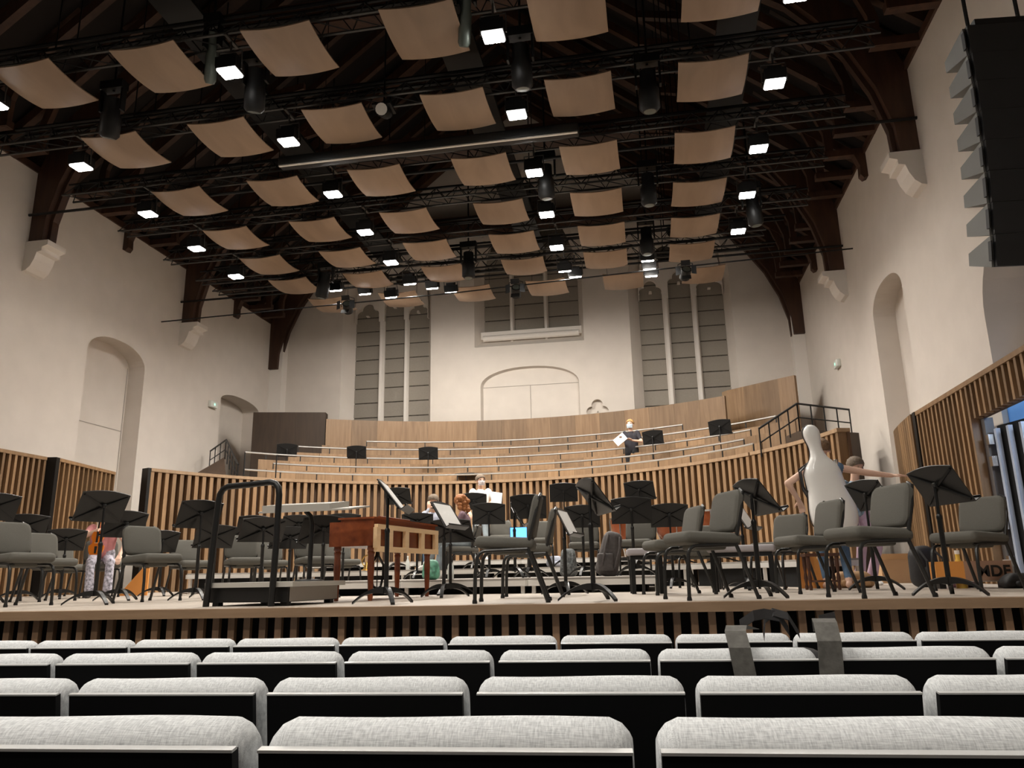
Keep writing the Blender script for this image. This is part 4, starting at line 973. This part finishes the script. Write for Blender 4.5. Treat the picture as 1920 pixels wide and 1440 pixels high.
def bottle(x, y, z, s, mat, label, name='bottle'):
    t = thing(name, label, 'bottle', (x, y, z)); MB().lathe([(.035 * s, 0), (.036 * s, .01), (.036 * s, .14 * s), (.014 * s, .19 * s), (.014 * s, .22 * s)], 12).build('body', mat, t, True)
    MB().lathe([(.016 * s, .22 * s), (.016 * s, .245 * s)], 10).build('cap', 'paper', t)
bottle(3.0, 8.55, 0, 1.5, 'bottle_yellow', 'yellow drink bottle beside the purple coat'); bottle(-2.42, 9.3, .17, 1.1, 'plastic_clear', 'clear water bottle beside the green carrier bag')
bottle(-4.3, 13.5, .33, 1.0, 'plastic_clear', 'clear plastic bottle near the bearded man')
bag('carrier_bag', -2.68, 9.35, .17, (.11, .08, .12), 0, 0, 'bag_green', 'green patterned carrier bag on the riser by the woman', False)
bx = thing('cardboard_box', 'open brown cardboard box by the side wall', 'box', (3.35, 12.0, 0)); MB().box(-.2, .2, -.15, .15, 0, .32).build('body', 'cardboard', bx); MB().add([(-.2, -.15, .32), (.2, -.15, .32), (.22, -.27, .40), (-.22, -.27, .40)], [(0, 1, 2, 3)]).build('flap', 'cardboard', bx)
# painted MDF board with stencilled letters
mb = thing('painted_board', 'brown and orange painted board with stencilled black letters', 'board', (3.08, 8.45, .07), 0)
MB().box(-.33, -.07, 0, .18, 0, .19).build('orange_end', 'orange_board', mb); MB().box(-.07, .36, 0, .18, 0, .19).build('panel', 'mdf', mb)
MB().box(-.34, .375, -.004, .0, -.008, .0).box(.36, .375, -.004, .184, -.008, .198).build('edging', 'grey_tray', mb)
for sx in (-.28, .3): MB().box(sx - .03, sx + .03, .02, .16, -.07, 0).build('foot', 'black_metal', mb)
fc = bpy.data.curves.new('lettering', 'FONT'); fc.body = 'MDF'; fc.size = .145; fc.extrude = .002; fc.offset = .004; fc.space_character = 1.05
fo = bpy.data.objects.new('tmp_text', fc); COL.objects.link(fo); fm = bpy.data.meshes.new_from_object(fo.evaluated_get(bpy.context.evaluated_depsgraph_get())); bpy.data.objects.remove(fo)
fm.materials.clear(); fm.materials.append(MATS['ebony']); fo = put('lettering', fm); fo.parent = mb; fo.location = (.045, -.003, .045); fo.rotation_euler = (PI / 2, 0, 0)
ob = thing('orange_board', 'orange slanted board standing by the violinist feet', 'board', (-8.1, 11.4, 0), math.radians(15)); MB().prism([(-.28, 0), (.16, 0), (.16, .42), (.06, .42)], -.02, .02, 'y').build('panel', 'orange_board', ob); MB().box(.0, .04, 0.02, .2, 0, .3).build('brace', 'pine', ob)
ob = thing('orange_board', 'orange board with curved edge behind the cello carrier feet', 'board', (1.82, 9.5, 0), math.radians(-10)); MB().prism([(-.2, 0), (.14, 0), (.13, .12), (.08, .25), (.0, .36), (-.2, .38)], -.02, .02, 'y').build('panel', 'orange_board', ob); MB().box(-.15, -.11, .02, .2, 0, .3).build('brace', 'pine', ob)
lt = thing('laptop', 'open laptop with blue screen behind the edge-on stand', 'laptop', (-2.36, 13.8, .81)); MB().box(-.16, .16, -.1, .12, 0, .015).build('base', 'grey_tray', lt)
sc_ = MB().box(-.16, .16, .115, .125, .015, .24).build('screen_lid', 'black_metal', lt); MB().box(-.15, .15, .110, .1145, .025, .23).build('display', 'screen_blue', sc_)
tb = thing('small_table', 'small dark table carrying the open laptop', 'table', (-2.36, 13.8, .33)); MB().box(-.25, .25, -.2, .2, .43, .46).build('top', 'black_metal', tb)
for sx in (-.21, .21):
    for sy in (-.16, .16): MB().tube([(sx, sy, 0), (sx, sy, .43)], .012, 6).build('leg', 'black_metal', tb)
hn = thing('brass_horn', 'brass horn resting on the riser beyond the piano', 'horn', (-5.1, 13.6, .33), 0)
MB().lathe([(.02, .16), (.03, .08), (.07, .02), (.15, 0.0), (.148, .004), (.065, .03), (.02, .16)], 18).build('bell', 'brass', hn, True)
MB().tube([(.12 * math.cos(a * .5) + .02, .02, .17 + .11 * math.sin(a * .5)) for a in range(13)], .012, 6).build('tubing', 'brass', hn, True)
# black bag hung over the audience seat: two wide straps, looped handles, body on the seat in front
bg = thing('tote_bag', 'black bag with wide webbing straps hung over an audience seat', 'bag', (.335, 2.88, -.02))
def ribbon(pts, w, mat, nm, par, ax=(1, 0, 0)):
    b = MB(); V = []; A = Vector(ax)
    for p in pts: V += [Vector(p) - A * w / 2, Vector(p) + A * w / 2]
    off = [Vector(v) + Vector((0, -.004, .002)) for v in V]; n = len(pts); o = len(V); F = []
    for i in range(n - 1): F += [(2 * i, 2 * i + 1, 2 * i + 3, 2 * i + 2), (o + 2 * i, o + 2 * i + 2, o + 2 * i + 3, o + 2 * i + 1), (2 * i, 2 * i + 2, o + 2 * i + 2, o + 2 * i), (2 * i + 1, o + 2 * i + 1, o + 2 * i + 3, 2 * i + 3)]
    F += [(0, o, o + 1, 1), (2 * n - 2, 2 * n - 1, o + 2 * n - 1, o + 2 * n - 2)]
    return b.add(V + off, F).build(nm, mat, par)
ribbon([(-.02, .04, .03), (-.065, .0, .045), (-.075, -.05, .03), (-.07, -.10, -.02), (-.055, -.105, -.14), (-.04, -.10, -.30)], .07, 'strap_web', 'strap', bg)
ribbon([(.235, .06, .02), (.225, .01, .065), (.22, -.04, .055), (.215, -.10, .0), (.21, -.105, -.12), (.205, -.10, -.30)], .075, 'strap_web', 'strap', bg)
ribbon([(-.05, .03, .045), (.0, .04, .075), (.04, .06, .08), (.09, .07, .07), (.12, .08, .02)], .035, 'bag_black', 'handle', bg, (0, .3, .95))
ribbon([(.03, .06, .0), (.04, .07, .06), (.07, .07, .085), (.12, .07, .07), (.15, .06, .01)], .03, 'bag_black', 'handle', bg, (0, .5, .85))
ribbon([(.22, .05, .05), (.28, .08, .06), (.29, .12, -.05)], .05, 'bag_black', 'handle', bg, (0, .4, .9))
MB().rbox((.1, .24, -.21), (.18, .11, .16), .08, 4).build('body', 'bag_black', bg, True)
hb = thing('dotted_bag', 'maroon dotted bag glimpsed between two audience seats', 'bag', (-.545, 3.05, -.35)); MB().rbox((0, 0, .11), (.05, .06, .11), .045, 4).build('body', 'maroon_dots', hb, True); MB().tube([(-.03, 0, .2), (-.02, 0, .25), (.02, 0, .25), (.03, 0, .2)], .006, 6).build('handle', 'maroon_dots', hb, True)
# ================================================================== PEOPLE
def capsule(b, p0, p1, r0, r1, n=10):
    p0 = Vector(p0); p1 = Vector(p1); d = p1 - p0; L = d.length
    if L < 1e-5: return
    d /= L; P = []; R = []
    for i in range(4): t = PI / 2 * (i + .12) / 4; P.append(p0 - d * r0 * math.cos(t)); R.append(r0 * math.sin(t))
    for i in range(5): f = i / 4; P.append(p0 + d * L * f); R.append(r0 + (r1 - r0) * f)
    for i in range(3, -1, -1): t = PI / 2 * (i + .12) / 4; P.append(p1 + d * r1 * math.cos(t)); R.append(r1 * math.sin(t))
    b.tube(P, R, n)
def ik(a, c, l1, l2, hint):
    a = Vector(a); c = Vector(c); d = c - a; L = min(d.length, (l1 + l2) * .999); dn = d.normalized(); c = a + dn * L
    x = (l1 * l1 - l2 * l2 + L * L) / (2 * L); h = math.sqrt(max(0, l1 * l1 - x * x)); hv = Vector(hint); hv = (hv - dn * hv.dot(dn)).normalized()
    return a + dn * x + hv * h, c
def figure(label, loc, deg, P, look, hair=None, mask=None, beard=None):
    """local frame: the figure faces -y, its left side is +x. P holds pelvis, chest, hand, foot targets; look maps region -> material"""
    seg = []                                        # p0, p1, r0, r1, region
    def add(a, c, r0, r1, reg): seg.append((Vector(a), Vector(c), r0, r1, reg))
    pel = Vector(P['pelvis']); lean = Vector(P.get('lean', (0, 0, 1))).normalized(); th = P.get('torso', .50); tw = P.get('twist', 0.0)
    sx = Vector((math.cos(tw), math.sin(tw), 0)); ch = pel + lean * th * .72; nk = pel + lean * th
    hd = nk + Vector(P.get('head', (0, -.03, .155)))
    for s in (-1, 1):
        add(pel + Vector((s * .075, 0, 0)), pel + Vector((s * .08, 0, .08)), .105, .10, 'pants')
        add(pel + sx * s * .065 + lean * .12, ch + sx * s * .085, .095, .105, 'shirt'); add(ch + sx * s * .085, nk + sx * s * .155 - lean * .05, .10, .058, 'shirt')
    add(pel + lean * .08, ch, .11, .12, 'shirt'); add(ch, nk - lean * .07, .115, .08, 'shirt'); add(nk - lean * .07, hd + Vector((0, .01, -.06)), .056, .052, 'skin')
    fwd = Vector((math.sin(P.get('turn', 0)), -math.cos(P.get('turn', 0)), P.get('nod', 0))).normalized(); rt = fwd.cross(Vector((0, 0, 1))).normalized(); up = rt.cross(fwd)
    HR = Matrix((rt, -fwd, up)).transposed()
    add(hd + up * .035 + fwd * -.008, hd + up * .03 + fwd * .012, .086, .083, 'skin'); add(hd - up * .04 + fwd * .025, hd - up * .075 + fwd * .045, .058, .036, 'skin')
    add(hd + up * .015 + fwd * .092, hd - up * .022 + fwd * .108, .010, .015, 'skin')
    for s in (-1, 1): add(hd + rt * s * .083 + up * .012, hd + rt * s * .086 - up * .025, .014, .012, 'skin')
    for key, s in (('L', 1), ('R', -1)):
        sh = nk + sx * s * .175 - lean * .06; tgt = Vector(P['hand' + key]); el, wr = ik(sh, tgt, .28, .255, P.get('elbow' + key, (s * .6, .5, -1)))
        mid = sh.lerp(el, P.get('sleeve', .6)); add(sh, mid, .056, .047, 'shirt'); add(mid, el, .043, .039, P.get('arm', 'skin')); add(el, wr, .040, .026, P.get('arm', 'skin'))
        fd = Vector(P.get('point' + key, (wr - el).normalized() * .6 + Vector((0, -.2, -.3)))).normalized(); sd = fd.cross(Vector(P.get('palm' + key, (0, 0, 1)))).normalized(); nm = sd.cross(fd)
        for q in (-.026, 0, .026): add(wr + sd * q * .5, wr + fd * .085 + sd * q, .017, .015, 'skin')
        cl = P.get('curl' + key, .5)
        for q, ln in ((-.033, .068), (-.011, .078), (.011, .074), (.033, .058)):
            a = wr + fd * .085 + sd * q; m_ = a + (fd * math.cos(cl * .6) - nm * math.sin(cl * .6)) * ln * .55; e = m_ + (fd * math.cos(cl * 1.4) - nm * math.sin(cl * 1.4)) * ln * .5
            add(a, m_, .0095, .009, 'skin'); add(m_, e, .009, .0078, 'skin')
        ts = -1 if key == 'L' else 1
        a = wr + fd * .03 + sd * ts * .028; m_ = a + (fd * .6 + sd * ts * .8 - nm * .3).normalized() * .04; e = m_ + (fd * .85 + sd * ts * .3 - nm * .3).normalized() * .032
        add(a, m_, .013, .0105, 'skin'); add(m_, e, .0105, .0088, 'skin')
        hp = pel + Vector((s * .09, 0, -.01)); an = Vector(P['foot' + key]) + Vector((0, 0, .085)); kn, an = ik(hp, an, .43, .42, P.get('knee' + key, (s * .1, -1, .2)))
        add(hp, kn, .088, .062, 'pants'); add(kn, kn.lerp(an, .35), .062, .058, 'pants'); sp = P.get('cuff', .9); add(kn.lerp(an, .35), kn.lerp(an, sp), .058, .044 + P.get('flare', 0), 'pants')
        add(kn.lerp(an, sp), an, .040, .036, 'sock'); tf = Vector(P.get('toe' + key, (s * .15, -1, 0))).normalized()
        add(an - tf * .035 + Vector((0, 0, -.045)), an + tf * .075 + Vector((0, 0, -.052)), .038, .036, 'shoe'); add(an + tf * .06 + Vector((0, 0, -.055)), an + tf * .15 + Vector((0, 0, -.06)), .036, .027, 'shoe')
    b = MB()
    for a, c, r0, r1, reg in seg: capsule(b, a, c, r0, r1, 12)
    me = b.mesh('body', 'skin'); o = bpy.data.objects.new('tmp', me); COL.objects.link(o)
    md = o.modifiers.new('r', 'REMESH'); md.mode = 'VOXEL'; md.voxel_size = .0085; s2 = o.modifiers.new('s', 'SMOOTH'); s2.factor = .5; s2.iterations = 3
    dg = bpy.context.evaluated_depsgraph_get(); body = bpy.data.meshes.new_from_object(o.evaluated_get(dg)); bpy.data.objects.remove(o)
    body.materials.clear(); regs = list(look); [body.materials.append(MATS[look[k]]) for k in regs]
    n = len(body.polygons); cen = np.empty(n * 3); body.polygons.foreach_get('center', cen); cen = cen.reshape(-1, 3); best = np.full(n, 1e9); idx = np.zeros(n, int)
    for a, c, r0, r1, reg in seg:
        a = np.array(a); d = np.array(c) - a; t = np.clip(((cen - a) @ d) / max(d @ d, 1e-9), 0, 1); dist = np.linalg.norm(cen - a - t[:, None] * d, axis=1) - (r0 + (r1 - r0) * t)
        mk = dist < best; best[mk] = dist[mk]; idx[mk] = regs.index(reg if reg in regs else 'skin')
    body.polygons.foreach_set('material_index', idx.astype(np.int32)); body.polygons.foreach_set('use_smooth', [True] * n)
    t = thing('person', label, 'person', loc, math.radians(deg)); bo = put('body', body, t)
    def H(v): return hd + HR @ Vector(v)
    # HR maps local head axes: x right, y back, z up
    e = MB()
    for s in (-1, 1): e.ell(H((s * .032, -.083, .012)), (.013, .007, .007), 8, 6, HR)
    e.build('eyes', 'eye', t, True)
    br = MB()
    for s in (-1, 1): br.ell(H((s * .034, -.085, .034)), (.02, .006, .0045), 8, 5, HR)
    br.build('eyebrows', hair or 'hair_brown', t, True)
    if not mask: MB().ell(H((0, -.088, -.048)), (.022, .008, .006), 10, 6, HR).build('mouth', 'lip', t, True)
    if mask:
        V = []; F = []; nu, nv = 10, 6
        for i in range(nu + 1):
            for j in range(nv + 1):
                u = -1.05 + 2.1 * i / nu; v = j / nv; z = .0 - .098 * v; rr = .1 - .012 * v; bul = .018 * (1 - u * u * .8) * math.sin(PI * min(1, v * .9 + .15))
                V.append(H((math.sin(u) * rr * .92, -math.cos(u) * (rr + bul) - .008, z)))
        for i in range(nu):
            for j in range(nv): q = i * (nv + 1) + j; F.append((q, q + 1, q + nv + 2, q + nv + 1))
        MB().add(V, F).build('face_mask', mask, t, True)
    if beard: MB().ell(H((0, -.062, -.075)), (.055, .045, .04), 12, 8, HR).build('beard', beard, t, True)
    if hair:
        hb_ = MB(); V = []; F = []; n1, m1 = 26, 12; lg = P.get('hairlen', 0)
        for i in range(m1 + 1):
            th_ = PI * (.66 + lg) * i / m1
            for j in range(n1):
                a = 2 * PI * j / n1; fr = max(0, -math.sin(a)); tt = th_ * (1 - .42 * fr) if th_ > 0 else 0
                rr = (1.06 + .05 * math.sin(5 * a + 2.3 * i) * math.sin(tt) + .035 * math.sin(11 * a + 4 * i)) * (1 - .07 * (i / m1) ** 4)
                V.append(H((.099 * rr * math.sin(tt) * math.cos(a), .112 * rr * math.sin(tt) * math.sin(a) + .004, .103 * rr * math.cos(tt) + .035)))
        for i in range(m1):
            for j in range(n1): F.append((i * n1 + j, (i + 1) * n1 + j, (i + 1) * n1 + (j + 1) % n1, i * n1 + (j + 1) % n1))
        hb_.add(V, F); k = len(V) 
        if P.get('bun'):
            for q in range(14): hb_.ell(H((.09 * math.sin(q * 2.1), .07 + .03 * math.cos(q * 3.3), .07 - .016 * q)), (.042, .042, .042), 8, 6)
        ho = hb_.build('hair', hair, t, True); sd_ = ho.modifiers.new('s', 'SOLIDIFY'); sd_.thickness = .012; sd_.offset = -1
    return t
SEAT = .50
# violinist, seated, violin upright on the lap
figure('seated violinist in a pink top and printed trousers, head hidden by music stands', (-8.10, 10.5, 0), 36,
    dict(pelvis=(0, .03, .56), lean=(0, -.04, 1), handL=(.24, -.26, .60), handR=(-.06, -.36, .96), footL=(.13, -.48, 0), footR=(-.10, -.45, 0), sleeve=.45, cuff=.92, flare=.02, elbowR=(-1, .2, -.6), elbowL=(1, .3, -.4), palmL=(0, 0, 1)),
    dict(skin='skin_fair', shirt='shirt_pink', pants='trouser_print', sock='skin_fair', shoe='shoe_dark'), 'hair_brown')
# bearded man, seated behind the piano, head on hand
figure('seated bearded man in a pale blue shirt leaning his head on one hand', (-3.9, 13.85, .33), 12,
    dict(pelvis=(0, .05, .56), lean=(-.05, -.25, 1), handL=(.20, -.30, .80), handR=(-.10, -.27, 1.06), footL=(.13, -.45, 0), footR=(-.14, -.42, 0), elbowR=(-.5, -.6, -1), sleeve=.95, arm='shirt', nod=-.35, head=(.0, -.06, .16), pointR=(.1, .1, 1), palmR=(0, -1, 0)),
    dict(skin='skin', shirt='shirt_blue', pants='jeans', sock='shoe_dark', shoe='shoe_dark'), 'hair_grey', None, 'hair_grey')
chair(-3.9, 13.9, .33, 12, 'chair with the bearded man sitting on it, behind the piano')
# red-haired woman, seated, turned left, one leg crossed
figure('seated red-haired woman in mauve sweater and pale jeans seen from behind', (-3.02, 12.45, .17), -80,
    dict(pelvis=(0, .04, .56), lean=(0, -.12, 1), handL=(.14, -.38, .66), handR=(-.10, -.40, .68), footL=(.05, -.62, .16), footR=(-.06, -.42, 0), sleeve=.98, arm='shirt', turn=-.9, nod=-.2, hairlen=.16, bun=True, cuff=.72, flare=.03, toeL=(.1, -1, -.3), kneeL=(.05, -1, .6)),
    dict(skin='skin_fair', shirt='shirt_mauve', pants='jeans_pale', sock='shoe_white', shoe='shoe_white'), 'hair_red')
# man in white, standing on the rear riser with a paper
wm_ = (-3.46, 15.75, .50)
figure('standing masked man in a white shirt and grey jeans holding a paper', wm_, 12,
    dict(pelvis=(0, 0, .93), torso=.54, handL=(.20, -.26, 1.10), handR=(-.22, -.10, .98), footL=(.11, -.02, 0), footR=(-.11, .03, 0), sleeve=.55, turn=.45, pointL=(-.3, -.9, .3), palmL=(-1, 0, .3), curlL=.8, elbowL=(.8, .6, -.6)),
    dict(skin='skin', shirt='shirt_white', pants='jeans_pale', sock='shoe_white', shoe='shoe_white'), 'hair_grey', 'mask_print')
pp = MB().box(-.105, .105, -.001, .001, -.15, .15).build('held_sheet', 'paper', None, False, (-3.03, 15.3, 1.70), (-.35, .15, .3)); tag(pp, 'white paper held by the standing man in the white shirt', 'paper')
# man in black in the choir
figure('standing man in black with a pale blue face mask in the choir', (-0.36, 19.25, 2.15), -8,
    dict(pelvis=(0, 0, .96), torso=.55, handL=(.08, -.28, 1.22), handR=(-.17, -.30, 1.24), footL=(.1, -.02, 0), footR=(-.1, .04, 0), sleeve=.7, turn=-.15, nod=.05, pointL=(-.8, -.3, .4), palmL=(-.3, .2, 1), pointR=(-.2, -.6, .6), palmR=(0, .5, 1), elbowL=(1, .4, -.7), elbowR=(-1, .4, -.7)),
    dict(skin='skin_fair', shirt='shirt_black', pants='trouser_black', sock='shoe_dark', shoe='shoe_dark'), 'hair_blond', 'mask_blue')
pp = MB().box(-.1, .1, -.012, .012, -.15, .15).build('held_sheets', 'paper', None, False, (-0.62, 18.90, 3.40), (-.2, .9, -.2)); tag(pp, 'bundle of white papers held by the man in black', 'paper')
# cello carrier, seen from behind, one arm stretched out
figure('person in blue jeans seen from behind carrying a white cello case, arm stretched', (1.98, 9.25, 0), 172,
    dict(pelvis=(0, 0, .88), torso=.5, handL=(.30, -.08, .98), handR=(-.80, -.06, 1.19), footL=(.10, -.05, 0), footR=(-.12, .06, 0), sleeve=.03, elbowL=(1, .3, -.5), elbowR=(-.2, .2, -1), pointR=(-1, 0, -.05), palmR=(0, 0, 1), curlR=.15, toeL=(.1, -1, 0)),
    dict(skin='skin_fair', shirt='jeans', pants='jeans', sock='skin_fair', shoe='skin_fair'), 'hair_brown')
figure('person in a striped shirt and pink trousers standing behind the cello case', (2.62, 10.7, 0), 20,
    dict(pelvis=(0, 0, .86), torso=.47, lean=(0, -.12, 1), handL=(.22, -.10, .80), handR=(-.24, -.10, .80), footL=(.11, 0, 0), footR=(-.11, -.08, 0), sleeve=.5, nod=-.4, head=(0, -.05, .16), turn=.2, cuff=.93, flare=.025),
    dict(skin='skin_fair', shirt='stripe_shirt', pants='trouser_pink', sock='shoe_white', shoe='shoe_white'), 'hair_grey')
# ---- violin and bow held by the violinist
vl = thing('violin', 'orange varnished violin held upright on the violinist lap', 'violin', (-7.93, 10.14, .60)); vl.rotation_euler = (-.12, 0, .3)
def violin_half(t):                                  # body half width along its length 0..1
    return .104 * (1 - (2 * t / .62 - 1) ** 2 * .55) ** .5 * (1 if t < .44 else 1) if t < .40 else (.058 + .028 * ((t - .52) / .14) ** 2 if t < .62 else .083 * max(0, 1 - ((t - .74) / .27) ** 2) ** .5)
O = [(violin_half(i / 24), .355 * i / 24) for i in range(25)]; O = [(x, z) for x, z in O]; poly = O + [(-x, z) for x, z in reversed(O)]
poly = [p for i, p in enumerate(poly) if i == 0 or (Vector(p) - Vector(poly[i - 1])).length > 1e-4]
MB().prism(poly, -.018, .018, 'y').build('body', 'violin', vl); MB().box(-.012, .012, -.028, -.018, .17, .56).build('fingerboard', 'ebony', vl); MB().box(-.011, .011, -.018, .0, .35, .56).build('neck', 'violin', vl)
MB().tube([(0, -.01, .55), (0, .0, .6), (0, -.015, .62), (0, -.025, .605)], .011, 8).build('scroll', 'violin', vl, True); MB().box(-.02, .02, -.045, -.018, .165, .17).build('bridge', 'pine', vl); MB().prism([(-.012, .02), (.012, .02), (.018, .12), (-.018, .12)], -.026, -.019, 'y').build('tailpiece', 'ebony', vl)
for s in (-1, 1):
    for z in (.575, .595): MB().tube([(0, 0, z), (s * .03, 0, z)], .004, 6).build('peg', 'ebony', vl)
bw = thing('violin_bow', 'thin pale violin bow held upright, tip above the music stand', 'bow', (-8.0, 10.2, .86)); bw.rotation_euler = (.05, .12, 0)
MB().tube([(0, 0, -.15), (0, .006, .2), (0, 0, .60)], .006, 6).build('stick', 'pine', bw); MB().box(-.004, .004, -.012, -.008, -.12, .59).build('hair_ribbon', 'paper', bw); MB().box(-.006, .006, -.014, .0, -.13, -.09).build('frog', 'ebony', bw)
# ---- white cello case on the carrier's back
cc = thing('cello_case', 'glossy white hard cello case carried upright on a person back', 'cello case', (2.0, 8.93, .54)); cc.rotation_euler = (-.06, -.14, .15)
prof = [(0, .02, .05), (.02, .13, .09), (.08, .215, .125), (.2, .255, .14), (.33, .25, .14), (.46, .222, .13), (.54, .206, .125), (.62, .205, .12), (.72, .2, .115), (.80, .165, .10), (.87, .09, .08), (.95, .066, .068), (1.02, .066, .066), (1.08, .082, .07), (1.14, .092, .074), (1.2, .086, .07), (1.245, .055, .05), (1.262, .015, .015)]
V = []; F = []; n = 28
for z, hw, hd_ in prof:
    for j in range(n):
        a = 2 * PI * j / n; ca, sa = math.cos(a), math.sin(a)
        V.append((hw * math.copysign(abs(ca) ** .7, ca), hd_ * math.copysign(abs(sa) ** .8, sa) * (1.0 if sa < 0 else .75), z))
for i in range(len(prof) - 1):
    for j in range(n): F.append((i * n + j, i * n + (j + 1) % n, (i + 1) * n + (j + 1) % n, (i + 1) * n + j))
F += [tuple(range(n))[::-1], tuple((len(prof) - 1) * n + j for j in range(n))]
so = MB().add(V, F).build('shell', 'case_white', cc, True); sdv = so.modifiers.new('s', 'SUBSURF'); sdv.levels = 1; sdv.render_levels = 2
MB().tube([(hw + .004, .012, z) for z, hw, d in prof] + [(-hw - .004, .012, z) for z, hw, d in reversed(prof)], .006, 6, True).build('seam', 'ebony', cc, True)
MB().tube([(-.19, .0, .52), (-.235, .0, .56), (-.25, .0, .66), (-.235, .0, .76), (-.175, .0, .80)], .012, 8).build('carry_handle', 'ebony', cc, True)
MB().rbox((.172, -.02, .80), (.018, .02, .03), .006, 2).build('latch', 'chrome', cc, True)
for s in (-1, 1): MB().tube([(s * .08, .1, .85), (s * .14, .26, .82), (s * .15, .28, .6), (s * .12, .12, .3)], .02, 6).build('strap', 'ebony', cc, True)
rc = bag('bundle', 2.28, 8.95, .50, (.07, .05, .05), 0, 0, 'red_cloth', 'red cloth bag hanging beside the cello case', False, 'bag')
